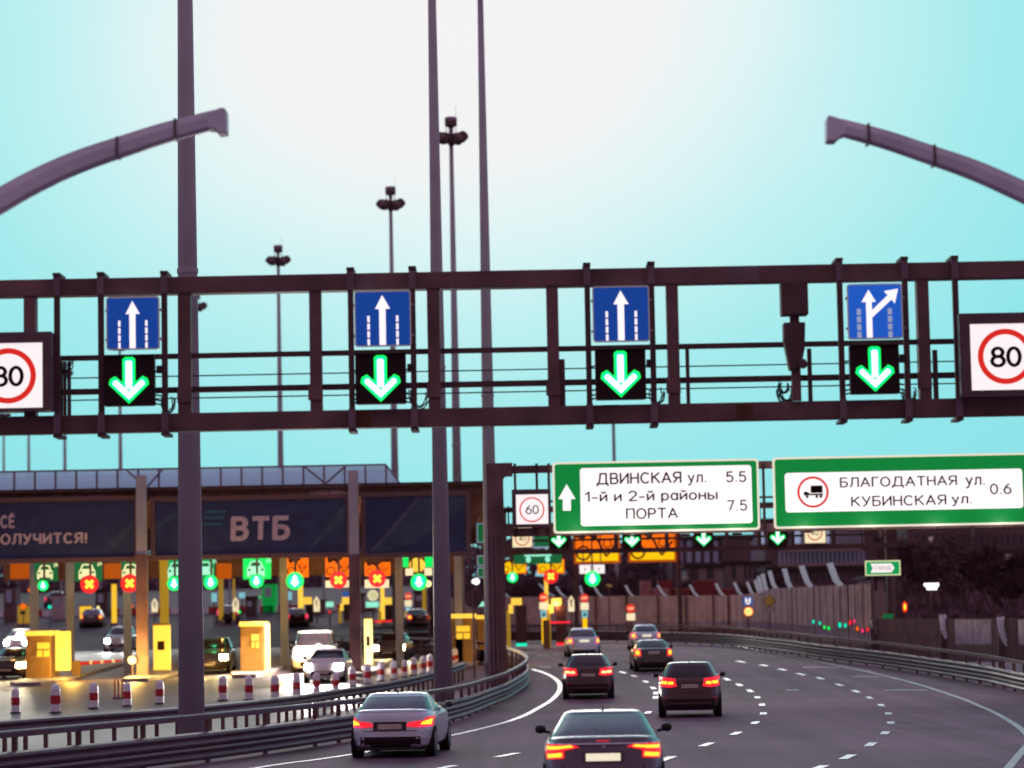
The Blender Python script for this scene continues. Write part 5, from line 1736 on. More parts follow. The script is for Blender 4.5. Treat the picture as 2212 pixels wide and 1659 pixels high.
# dark service cabins, guard strip and lamp posts on the far ramp
for i, (x0, x1, y0, Y, mm, lab) in enumerate([(8, 34, 1268, 222, 'steel_brown', 'brown service cabin at far left under the canopy'), (112, 138, 1285, 224, 'wall_rib', 'grey service cabin right of the leftmost signal'),
      (206, 232, 1276, 226, 'steel_brown_dark', 'dark service cabin left of the amber pillar'), (388, 404, 1290, 224, 'wall_rib', 'grey cabin just left of the thickest mast'), (530, 552, 1292, 222, 'steel_brown_dark', 'dark cabin beneath the brightest green sign'),
      (566, 596, 1262, 228, 'sign_green', 'dark green cabin right of the brightest green sign light'), (676, 700, 1300, 224, 'steel_brown', 'brown cabin between two orange signs'), (770, 786, 1285, 225, 'steel_brown', 'brown cabin behind the second canopy column'),
      (846, 872, 1296, 224, 'wall_rib', 'grey cabin left of the far stop sign'), (894, 922, 1280, 226, 'house_mid', 'purple cabin left of the second thickest mast')]):
    cx, cz, w, h = rc(x0, y0, x1, y0 + 10, Y)
    g_ = rz_(x0, Y)
    t = thing('service_cabin', lab, 'cabin', (cx, Y, g_), 'service cabins on the far ramp')
    z1 = cz + h / 2
    MB().box(cx - w / 2, cx + w / 2, Y, Y + 2, g_ - .1, z1).build('wall', mm, t, bevel=.02)
    MB().box(cx - w / 2 - .1, cx + w / 2 + .1, Y - .1, Y + 2.1, z1 + .003, z1 + .14).build('roof', 'roof_dark', t)
    MB().box(cx - w * .3, cx + w * .15, Y - .03, Y - .004, z1 - (z1 - g_) * .45, z1 - .25).build('window', 'window_pale', t)
for i, (px, Y, yt) in enumerate([(18, 235, 1225), (132, 240, 1228), (216, 236, 1230), (409, 242, 1226), (496, 238, 1225), (571, 236, 1222), (699, 241, 1224), (866, 238, 1222), (903, 243, 1226)]):
    c = P(px, yt, Y)
    t = thing('lamp_post', 'thin grey lamp post on the far ramp, %s from the left' % ORD[i], 'lamp post', (c.x, Y, rz_(px, Y)), 'thin lamp posts on the far ramp')
    MB().rod((c.x, Y, rz_(px, Y)), c, .11, .07).build('pole', 'mast', t)
    MB().box(c.x - .1, c.x + .9, Y - .12, Y + .12, c.z - .03, c.z + .12).build('lamp_head', 'arm_grey', t)
t = thing('crash_barrier', 'red and white crash barrier across the far ramp behind the toll lanes', 'barrier', (X(200, 1300, 228), 228, rz_(200, 228)))
for i in range(34):
    xx = X(-20, 1310, 228) + i * 1.05
    if xx < X(900, 1310, 228):
        MB().box(xx, xx + 1.04, 228, 228.3, rz_(200, 228) - .05, rz_(200, 228) + .55).build('segment', 'red' if i % 2 else 'white', t)

# ------------------------------------------------------------ noise wall
NW = [(940, 214), (1046, 214), (1286, 211), (1420, 209), (1540, 207), (1605, 203), (1640, 192), (1664, 184), (1700, 175), (1745, 164), (1800, 153), (1882, 141)]
NWT = {940: 1291, 1046: 1290, 1286: 1288, 1420: 1287, 1540: 1286, 1605: 1285, 1640: 1279, 1664: 1272, 1700: 1270, 1745: 1267, 1800: 1265, 1882: 1262}
wall = thing('noise_wall', 'long ribbed brown noise barrier curving behind the far end of the road', 'noise barrier', (X(1420, 1350, 209), 209, gz(209)))
pan, low, ribs = MB(), MB(), []
prev = None
node = []
for px, Y in NW:
    q = P(px, NWT[px], Y)
    node.append((Vector((q.x, Y, 0)), q.z))


def walk(nodes, st):
    res = []
    for (a, za), (b, zb2) in zip(nodes, nodes[1:]):
        n = max(1, round((b - a).length / st))
        for i in range(n):
            f = i / n
            res.append((a.lerp(b, f), za + (zb2 - za) * f))
    return res + [nodes[-1]]


wp = walk(node, .5)
f_low = .30
for k, ((a, za), (b, zb2)) in enumerate(zip(wp, wp[1:])):
    d = (b - a).normalized()
    nrm = Vector((d.y, -d.x, 0))
    if nrm.y > 0: nrm = -nrm
    for (m_, g0, g1, off) in ((pan, .33, 1.0, 0), (low, .12, .325, .03)):
        oa = nrm * (off + (.07 if k % 2 else 0))
        A0 = a + oa; B0 = b + oa
        z_a0, z_a1 = gz(a.y) + (za - gz(a.y)) * g0, gz(a.y) + (za - gz(a.y)) * g1
        z_b0, z_b1 = gz(b.y) + (zb2 - gz(b.y)) * g0, gz(b.y) + (zb2 - gz(b.y)) * g1
        bk = -nrm * .1
        vs = [(A0.x, A0.y, z_a0), (B0.x, B0.y, z_b0), (B0.x, B0.y, z_b1), (A0.x, A0.y, z_a1)]
        vs += [(x + bk.x, y + bk.y, z) for x, y, z in vs]
        m_.add(vs, [(0, 1, 2, 3), (7, 6, 5, 4), (0, 4, 5, 1), (3, 2, 6, 7), (1, 5, 6, 2), (0, 3, 7, 4)])
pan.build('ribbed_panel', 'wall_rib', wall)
low.build('clear_strip', 'wall_clear', wall)
mb = MB()
for (a, za), (b, zb2) in zip(node, node[1:]):
    d = (b - a).normalized(); nrm = Vector((d.y, -d.x, 0))
    vs = []
    for p_ in (a, b):
        for s_, zz in ((-.25, -.3), (.25, -.3), (.25, .42), (-.25, .42)):
            vs.append(drape(p_ + nrm * s_, zz))
    mb.add(vs, [(0, 1, 2, 3), (7, 6, 5, 4), (0, 4, 5, 1), (1, 5, 6, 2), (2, 6, 7, 3), (3, 7, 4, 0)])
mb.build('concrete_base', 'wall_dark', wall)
for (a, za) in walk(node, 2.6):
    MB().box(a.x - .09, a.x + .09, a.y - .32, a.y - .16, gz(a.y), za + .02).build('post', 'steel_brown', wall)
# bent post tips on top of the wall (each seen as a pale hook)
HK = [(1080, 1100, 1268, 1289), (1165, 1198, 1262, 1287), (1201, 1220, 1268, 1287), (1253, 1262, 1266, 1288), (1283, 1301, 1266, 1288), (1351, 1368, 1265, 1287), (1421, 1440, 1265, 1287), (1490, 1508, 1264, 1287), (1546, 1564, 1261, 1286), (1586, 1604, 1259, 1285), (1614, 1629, 1258, 1284),
      (1631, 1642, 1254, 1281), (1638, 1649, 1246, 1279), (1647, 1658, 1240, 1276), (1662, 1677, 1234, 1271), (1694, 1710, 1229, 1270), (1731, 1754, 1223, 1268), (1792, 1818, 1217, 1266)]


def nwY(px):
    for (a, ya), (b, yb) in zip(NW, NW[1:]):
        if a <= px <= b:
            return ya + (yb - ya) * (px - a) / (b - a)
    return 214


for i, (x0, x1, y0, y1) in enumerate(HK):
    Y = nwY(x1) - .35
    a, m_, b = P(x0, y0, Y), P(x0 + (x1 - x0) * .55, y1 - (y1 - y0) * .22, Y), P(x1, y1 + 2, Y)
    wd = max(.16, min(.34, (y1 - y0) / 46 * .32))
    mb = MB()
    vs = []
    for p_ in (a, m_, b):
        vs += [(p_.x - wd / 2, Y - .1, p_.z), (p_.x + wd / 2, Y - .1, p_.z + .05), (p_.x + wd / 2, Y + .1, p_.z + .05), (p_.x - wd / 2, Y + .1, p_.z)]
    fs = []
    for k in range(2):
        for q in range(4):
            fs.append((4 * k + q, 4 * k + (q + 1) % 4, 4 * k + 4 + (q + 1) % 4, 4 * k + 4 + q))
    fs += [(0, 1, 2, 3), (11, 10, 9, 8)]
    mb.add(vs, fs).build('post_tip', 'hook', wall)
# nearer lower wall section at the right
W2 = [(1884, 139), (2036, 127), (2165, 117), (2330, 108)]
n2 = [(Vector((X(px, 1350, Y), Y, 0)), Y) for px, Y in W2]
w2 = thing('noise_wall', 'dark noise barrier section with curved pale posts, right behind the guard rail', 'noise barrier', drape(n2[1][0]))
mb, m3 = MB(), MB()
for i in range(len(n2) - 1):
    a, b = n2[i][0], n2[i + 1][0]
    px0, px1 = W2[i][0], W2[i + 1][0]
    Ya, Yb = W2[i][1], W2[i + 1][1]

    def qd(m_, f0, f1, yy0, yy1, off):
        A, B = a.lerp(b, f0), a.lerp(b, f1)
        pa, pb2 = px0 + (px1 - px0) * f0, px0 + (px1 - px0) * f1
        za1, za0 = P(pa, yy0, A.y).z, P(pa, yy1, A.y).z
        zb1_, zb0_ = P(pb2, yy0, B.y).z, P(pb2, yy1, B.y).z
        vs = [(A.x, A.y - off, za0), (B.x, B.y - off, zb0_), (B.x, B.y - off, zb1_), (A.x, A.y - off, za1)]
        vs += [(x, y + .12, z) for x, y, z in vs]
        m_.add(vs, [(0, 1, 2, 3), (7, 6, 5, 4), (0, 4, 5, 1), (3, 2, 6, 7), (1, 5, 6, 2), (0, 3, 7, 4)])
    qd(mb, 0, 1, 1336, 1430, 0)
    if i > 0:
        qd(m3, .22, .82, 1338, 1392, .04)
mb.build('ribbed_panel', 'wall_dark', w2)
m3.build('clear_panel', 'wall_clear', w2)
for pts in ([(1885, 1338), (1890, 1356), (1898, 1369), (1912, 1378)], [(2036, 1328), (2040, 1362), (2048, 1378), (2064, 1389)], [(2161, 1333), (2166, 1368), (2175, 1388), (2196, 1398)]):
    Y = {1885: 138.4, 2036: 126.4, 2161: 116.6}[pts[0][0]]
    w_ = [P(a, b, Y) for a, b in pts]
    mb = MB()
    for a, b in zip(w_, w_[1:]):
        mb.rod(a, b, .17, .15, 6)
    mb.build('post_tip', 'rib_pale', w2)
    a = w_[0]
    MB().box(a.x - .1, a.x + .1, Y + .12, Y + .3, gz(Y), a.z + .1).build('post', 'galv_dark', w2)
# coloured reflections at the foot of the wall, made as small glowing discs
for i, (px, py, mm, r) in enumerate([(1757, 1343, 'lamp_teal', 3.2), (1771, 1346, 'lamp_teal', 3.2), (1781, 1355, 'led_green', 3), (1790, 1357, 'led_green', 3), (1814, 1350, 'lamp_teal', 4.5), (1826, 1351, 'lamp_teal', 3.6),
                                     (1837, 1345, 'tail_red', 4.2), (1846, 1342, 'tail_pink', 3.5), (1852, 1358, 'lamp_amber', 3.6), (1863, 1362, 'tail_pink', 3.8), (1874, 1360, 'tail_red', 3.4)]):
    Y = nwY(px) - .75
    c = P(px, py, Y)
    k = Y / FPX * r
    t = thing('light_spot', '%s small %s glowing reflection spot from the left along the noise wall foot' % (ORD[i], {'lamp_teal': 'cyan', 'led_green': 'green', 'tail_red': 'red', 'tail_pink': 'pink', 'lamp_amber': 'amber'}[mm]), 'marker light', (c.x, Y, c.z), 'small reflection spots at the noise wall')
    MB().disc(c.x, c.z, k * .7, Y, Y + .06, 14, k * 1.3).build('lens', mm, t)  # glowing disc standing for a reflection
    MB().box(c.x - k, c.x + k, Y + .061, Y + .3, c.z - k * 1.4, c.z + k * 1.4).build('housing', 'wall_dark', t)

# ------------------------------------------------------------ right side signs
def post_disc(px, py, r, Y, mm, ringm, label, plate=None, top=None):
    c = P(px, py, Y)
    k = Y / FPX
    t = thing('round_sign', label, 'road sign', (c.x, Y, gz(Y)))
    MB().disc(c.x, c.z, r * k, Y, Y + .05, 28).build('disc', mm, t)
    MB().ring(c.x, c.z, r * k * .8, r * k, Y - .012, Y - .004, 28).build('ring', ringm, t)
    if plate:
        q = rc(*plate, Y)
        MB().box(q[0] - q[2] / 2, q[0] + q[2] / 2, Y, Y + .05, q[1] - q[3] / 2, q[1] + q[3] / 2).build('plate', 'plate_dim', t)
    ztp = c.z
    if top:
        q = rc(*top, Y)
        MB().box(q[0] - q[2] / 2, q[0] + q[2] / 2, Y, Y + .05, q[1] - q[3] / 2, q[1] + q[3] / 2).build('blue_plate', 'sign_blue_lit', t)
        a = MB()
        a.ring(q[0], q[1] - q[3] * .1, q[2] * .12, q[2] * .26, Y - .012, Y - .004, 20)
        a.box(q[0] - q[2] * .28, q[0] - q[2] * .14, Y - .013, Y - .005, q[1] - q[3] * .1, q[1] + q[3] * .4).box(q[0] + q[2] * .14, q[0] + q[2] * .28, Y - .013, Y - .005, q[1] - q[3] * .1, q[1] + q[3] * .4)
        a.build('turn_symbol', 'face_white', t)
        ztp = q[1]
    MB().rod((c.x, Y + .1, gz(Y)), (c.x, Y + .1, ztp), .04).build('post', 'galv_dark', t)
    return t, c, k


t, c, k = post_disc(1617, 1321, 10, 160, 'lit_panel_hot', 'orange_lit', 'orange lit round 40 sign below a blue plate before the noise wall', top=(1605, 1289, 1626, 1308))
text('40', c.x, c.z, 10 * k, 8 * k, 160 - .02, .02).build('numeral', 'brown_ink', t)
post_disc(1662, 1298, 12, 158, 'booth_yellow', 'booth_tan', 'dim round sign over a grey plate at the bend of the noise wall', plate=(1648, 1312, 1676, 1324))
# exit sign
Y = 138
cx, cz, w, h = rc(1869, 1211, 1945, 1243, Y)
t = thing('exit_sign', 'small green exit sign with white right arrow before the dark trees', 'road sign', (cx, Y, gz(Y)))
MB().box(cx - w / 2, cx + w / 2, Y, Y + .1, cz - h / 2, cz + h / 2).build('panel', 'green_mid', t)
mb = MB(); b = .05
mb.box(cx - w / 2, cx + w / 2, Y - .01, Y - .002, cz + h / 2 - b, cz + h / 2).box(cx - w / 2, cx + w / 2, Y - .01, Y - .002, cz - h / 2, cz - h / 2 + b)
mb.box(cx - w / 2, cx - w / 2 + b, Y - .01, Y - .002, cz - h / 2 + b, cz + h / 2 - b).box(cx + w / 2 - b, cx + w / 2, Y - .01, Y - .002, cz - h / 2 + b, cz + h / 2 - b)
mb.build('border', 'icon_pale', t)
MB().prism([(cx - w * .35, cz + h * .30), (cx + w * .24, cz + h * .30), (cx + w * .33, cz), (cx + w * .24, cz - h * .30), (cx - w * .35, cz - h * .30), (cx - w * .28, cz)], Y - .02, Y - .008).build('arrow_field', 'face_white', t)
text('СЪЕЗД', cx, cz, w * .46, h * .26, Y - .03, .02).build('lettering', 'booth_tan', t)
for s_ in (-.3, .3):
    MB().rod((cx + s_ * w, Y + .16, gz(Y)), (cx + s_ * w, Y + .16, cz + h / 2), .06).build('post', 'galv_dark', t)
# floodlight with box shape
Y = 142
t = thing('flood_lamp', 'white glowing box shaped lamp among the dark trees at right', 'lamp', (X(2013, 1300, Y), Y, gz(Y)))
q = [(1997, 1260), (2028, 1259), (2028, 1266), (2025, 1268), (2024, 1274), (2004, 1274), (2002, 1267), (1998, 1266)]
MB().prism([(P(a, b, Y).x, P(a, b, Y).z) for a, b in q], Y, Y + .3).build('lens', 'lamp_white', t)
MB().rod((X(2013, 1300, Y), Y + .35, gz(Y)), (X(2013, 1266, Y), Y + .35, P(2013, 1262, Y).z), .05).build('post', 'steel_brown_dark', t)
Y = 143
c = P(1955, 1311, Y)
t = thing('warning_light', 'red oval warning light before the dark trees right of the exit sign', 'lamp', (c.x, Y, gz(Y)))
MB().disc(c.x, c.z, .12, Y, Y + .1, 18, .27).build('lens', 'lamp_red', t)
MB().disc(c.x - .01, c.z, .05, Y - .02, Y - .005, 14, .16).build('filament', 'led_yellow', t)
MB().rod((c.x, Y + .14, gz(Y)), (c.x, Y + .14, c.z + .2), .05).build('post', 'steel_brown_dark', t)
sgn(1908, 1326, 1930, 1347, 137, 'small_plaza_sign', 'small dark green square sign under the exit sign', 'road sign', None, 'green_dim', hang=False, post=True)

# ------------------------------------------------------------ buildings behind
def house(x0, x1, yt, Y, depth, label, wallm, wins, wm='window_pale', roofh=.6, ww=.9, wh=1.5, name='apartment_building'):
    a, b = P(x0, yt, Y), P(x1, yt, Y)
    z1 = P((x0 + x1) / 2, yt, Y).z
    zg = gz(Y) - .5
    t = thing(name, label, 'building', ((a.x + b.x) / 2, Y, zg))
    MB().box(a.x, b.x, Y, Y + depth, zg, z1).build('wall', wallm, t)
    MB().box(a.x - .3, b.x + .3, Y - .3, Y + depth + .3, z1 + .004, z1 + roofh).build('roof', 'roof_dark', t)
    n = 0
    for (wx0, wx1, wy, cols, hgt) in wins:
        for i in range(cols):
            px = wx0 + (wx1 - wx0) * (i + .5) / cols
            c = P(px, wy, Y)
            wd = (wx1 - wx0) / cols * Y / FPX * .55
            if n < 98:
                n += 1
                f = MB().box(c.x - wd / 2, c.x + wd / 2, Y - .06, Y - .005, c.z - hgt / 2, c.z + hgt / 2).build('window', wm, t)
    return t


t = house(1450, 1700, 1166, 330, 14, 'dark brown apartment block with rows of dim windows under the left green direction sign', 'house_dark',
          [(1460, 1690, 1180, 12, 1.3), (1460, 1690, 1203, 12, 1.3)])
x, z = P(1590, 1195, 329).x, P(1590, 1195, 329).z
MB().box(x - 1.7, x + 1.7, 328, 330, z - 1.6, z + 1.6).build('balcony', 'house_mid', t)
t = house(1650, 2090, 1128, 300, 14, 'long dim apartment block with window rows and pale balconies under the right green direction sign', 'house_mid',
          [(1710, 1860, 1163, 22, 1.4), (1945, 2080, 1163, 18, 1.4), (1680, 1870, 1205, 20, 1.5), (1945, 2010, 1203, 10, 1.5)])
for px0, px1, py in ((1690, 1860, 1183), (1945, 2080, 1183), (1680, 1870, 1226), (1945, 2020, 1226)):
    a, b = P(px0, py, 299), P(px1, py, 299)
    MB().box(a.x, b.x, 298.6, 299.7, a.z - .5, a.z + .4).build('balcony', 'house_pale', t)
for px0, px1 in ((1715, 1730), (1776, 1792), (1640, 1652)):
    a = P(px0, 1142, 299); b = P(px1, 1174, 299)
    MB().box(a.x, b.x, 299.2, 299.9, b.z, a.z).build('window', glowm('sky_glow_pane', (.32, .36, .55), .8), t)  # brightness of the sky put into these panes as emission
t = house(1483, 1560, 1226, 262, 8, 'low pale house with a small dark window left of the distant apartment blocks', 'house_pale', [(1520, 1548, 1238, 1, 1.0)], 'window_dim', .35, name='house')
for i, px in enumerate((1492, 1503)):
    c = P(px, 1240, 262)
    MB().box(c.x - .16, c.x + .16, 261.8, 261.98, c.z - .6, c.z + .6).build('door', 'window_dim', t)
t = house(1563, 1660, 1219, 268, 8, 'low pale flat roofed house right of the other pale house', 'house_pale', [(1578, 1592, 1234, 1, 1.3), (1605, 1655, 1234, 5, 1.2)], 'window_dim', .3, name='house')
house(1660, 1880, 1232, 255, 10, 'low brown long shed behind the hooked noise wall', 'house_mid', [(1670, 1870, 1246, 14, .9)], 'window_dim', .4, name='shed')
house(1880, 1935, 1250, 215, 8, 'small pale shed behind the exit sign post', 'house_pale', [(1886, 1896, 1262, 1, 1.0), (1908, 1920, 1262, 1, 1.1)], 'window_dim', .3, name='shed')
t = house(1958, 2330, 1120, 258, 12, 'very dim apartment block behind the bare trees right of the exit sign', 'house_mid',
          [(1975, 2310, 1168, 24, 1.3), (1975, 2310, 1205, 24, 1.3), (1975, 2310, 1242, 24, 1.3), (1975, 2310, 1280, 24, 1.3)], 'window_dim')
for py in (1186, 1223, 1261):
    a, b = P(1968, py, 257), P(2318, py, 257)
    MB().box(a.x, b.x, 256.8, 257.7, a.z - .35, a.z + .25).build('balcony', 'house_dark', t)
for px_, py_ in ((2040, 1205), (2110, 1242), (2178, 1205), (2206, 1280), (2012, 1168)):
    a = P(px_, py_, 257.7)
    MB().box(a.x - .22, a.x + .22, 257.6, 257.75, a.z - .3, a.z + .35).build('window', glowm('window_faint', (.30, .20, .20), .8), t)
# parked lorries
for x0, x1, y0, Y, mm, lab in [(1384, 1420, 1254, 232, 'truck_pink', 'faded pink container lorry behind the noise wall'), (1422, 1466, 1253, 233, 'truck_red', 'dark red container lorry behind the noise wall, left one'),
                               (1500, 1560, 1254, 234, 'truck_red', 'dark red container lorry behind the noise wall, right one')]:
    cx, cz, w, h = rc(x0, y0, x1, 1286, Y)
    t = thing('container_lorry', lab, 'lorry', (cx, Y, gz(Y)), 'lorries parked behind the noise wall')
    z1 = cz + h / 2
    MB().box(cx - w / 2, cx + w / 2 - .5, Y, Y + 2.4, gz(Y) + 1.1, z1).build('container', mm, t)
    MB().box(cx + w / 2 - .45, cx + w / 2 + 1.0, Y + .1, Y + 2.3, gz(Y) + .6, z1 - .7).build('cab', mm, t, bevel=.1)
    for f in (-.35, -.15, .45):
        MB().rod((cx + f * w, Y - .02, gz(Y) + .5), (cx + f * w, Y + .3, gz(Y) + .5), .5, n=16).build('wheel', 'tyre', t)

# ------------------------------------------------------------ trees
def tree_mesh(seed, H=9.0):
    r = random.Random(seed)
    tr, cr_ = MB(), MB()

    def branch(p, d, L, rad, lev):
        q = p + d * L
        (tr if lev < 2 else cr_).rod(p, q, rad, rad * .62, 5 if lev < 2 else 3, caps=False)
        if lev >= 5:
            return
        n = 3 if lev < 4 else 4
        for i in range(n):
            f = r.uniform(.45, 1.0) if i else 1.0
            nd = (d + Vector((r.uniform(-1, 1), r.uniform(-1, 1), r.uniform(-.25, .8))) * (.62 + .08 * lev)).normalized()
            branch(p + d * L * f, nd, L * r.uniform(.58, .8), max(.012, rad * .55), lev + 1)
    branch(Vector((0, 0, 0)), Vector((r.uniform(-.05, .05), 0, 1)).normalized(), H * .26, H * .018, 0)
    for v in list(cr_.v)[::3]:
        for _ in range(2):
            d = Vector((r.uniform(-1, 1), r.uniform(-1, 1), r.uniform(-.3, 1))).normalized() * r.uniform(.3, .8)
            s_ = d.orthogonal().normalized() * .035
            cr_.add([v - s_, v + s_, v + d], [(0, 1, 2)])
    return tr, cr_


def make_tree(seed, H, label, loc):
    t = thing('bare_tree', label, 'tree', loc, 'bare dark trees beyond the road')
    tr, cr_ = tree_mesh(seed, H)
    tr.build('trunk', 'bark', t, local=True)
    cr_.build('crown', 'bark', t, local=True)
    return t


tp = [None, None, None]
TREES = []
rr = random.Random(11)
for i in range(13):
    px = 1948 + i * 28 + rr.uniform(-5, 5)
    TREES.append((px, rr.choice((165, 178, 192, 205, 160)), rr.uniform(6.0, 10.5)))
for px in (1262, 1300, 1335, 1372, 1400, 1450, 1478, 1625, 1655, 1690, 1840, 1860, 1110, 1150, 1215):
    TREES.append((px, rr.choice((236, 244, 250)), rr.uniform(5.5, 8)))
SIDE = ['right of the exit sign', 'behind the ribbed noise wall']
cnt = [0, 0]
for i, (px, Y, H) in enumerate(TREES):
    k = 0 if i < 13 else 1
    cnt[k] += 1
    lab = 'bare dark tree, %s from the left among those %s' % (ORD[cnt[k] - 1], SIDE[k])
    loc = Vector((X(px, 1300, Y), Y, gz(Y) - .1))
    j = i % 3
    if tp[j] is None:
        tp[j] = make_tree(20 + j, 9.0, lab, loc)
        c = tp[j]
    else:
        c = copy_tree(tp[j], loc, lab)
    s_ = H / 9.0
    c.scale = (s_, s_, s_)
    c.rotation_euler = (0, 0, rr.uniform(0, 6.28))


# far woods closing the view: one mass of twig clumps on a low bank
def woods(name, x0, x1, Y, zf, n, label, dep=14):
    r = random.Random(5)
    mb = MB()
    for _ in range(n):
        f = r.random()
        x = x0 + (x1 - x0) * f
        top = zf(f)
        z = gz(Y) + (top - gz(Y)) * (1 - r.random() ** 1.3)
        y = Y + r.uniform(0, dep)
        s_ = r.uniform(.25, .8)
        a = r.uniform(-3.1, 3.1)
        d = Vector((math.sin(a), r.uniform(-.3, .3), math.cos(a))) * s_ * r.uniform(1.2, 2.4)
        o = Vector((math.cos(a), r.uniform(-.5, .5), -math.sin(a))) * s_ * .45
        c = Vector((x, y, z))
        mb.add([c - o, c + o, c + d], [(0, 1, 2)])
    mb.add([(x0, Y + dep, gz(Y)), (x1, Y + dep, gz(Y)), (x1, Y + dep, zf(1) * .8), (x0, Y + dep, zf(0) * .8), (x0, Y + dep + 2, gz(Y)), (x1, Y + dep + 2, gz(Y)), (x1, Y + dep + 2, zf(1) * .8), (x0, Y + dep + 2, zf(0) * .8)],
           [(0, 1, 2, 3), (7, 6, 5, 4), (3, 2, 6, 7)])
    o = kind(mb.build(name, 'woods'), 'stuff')
    return o


wob = lambda f, b: b + .9 * math.sin(f * 23) + .6 * math.sin(f * 61 + 1)
woods('distant_woods', X(-160, 1300, 300), X(1290, 1300, 318), 318, lambda f: P(600, 1190, 318).z + wob(f, 0), 9000, '')
woods('distant_woods', X(1230, 1300, 345), X(1480, 1300, 345), 345, lambda f: P(1350, 1180, 345).z + wob(f, 0), 4000, '')
woods('distant_woods', X(1900, 1300, 215), X(2420, 1300, 215), 215, lambda f: P(2100, 1288, 215).z + .6 * wob(f, 0), 3500, '')

# ------------------------------------------------------------ cars
def sgnp(v, p):
    return math.copysign(abs(v) ** p, v)


def lerp_tab(tab, z):
    if z <= tab[0][0]:
        return tab[0][1:]
    for a, b in zip(tab, tab[1:]):
        if z <= b[0]:
            f = (z - a[0]) / (b[0] - a[0])
            return tuple(a[i] + (b[i] - a[i]) * f for i in range(1, len(a)))
    return tab[-1][1:]


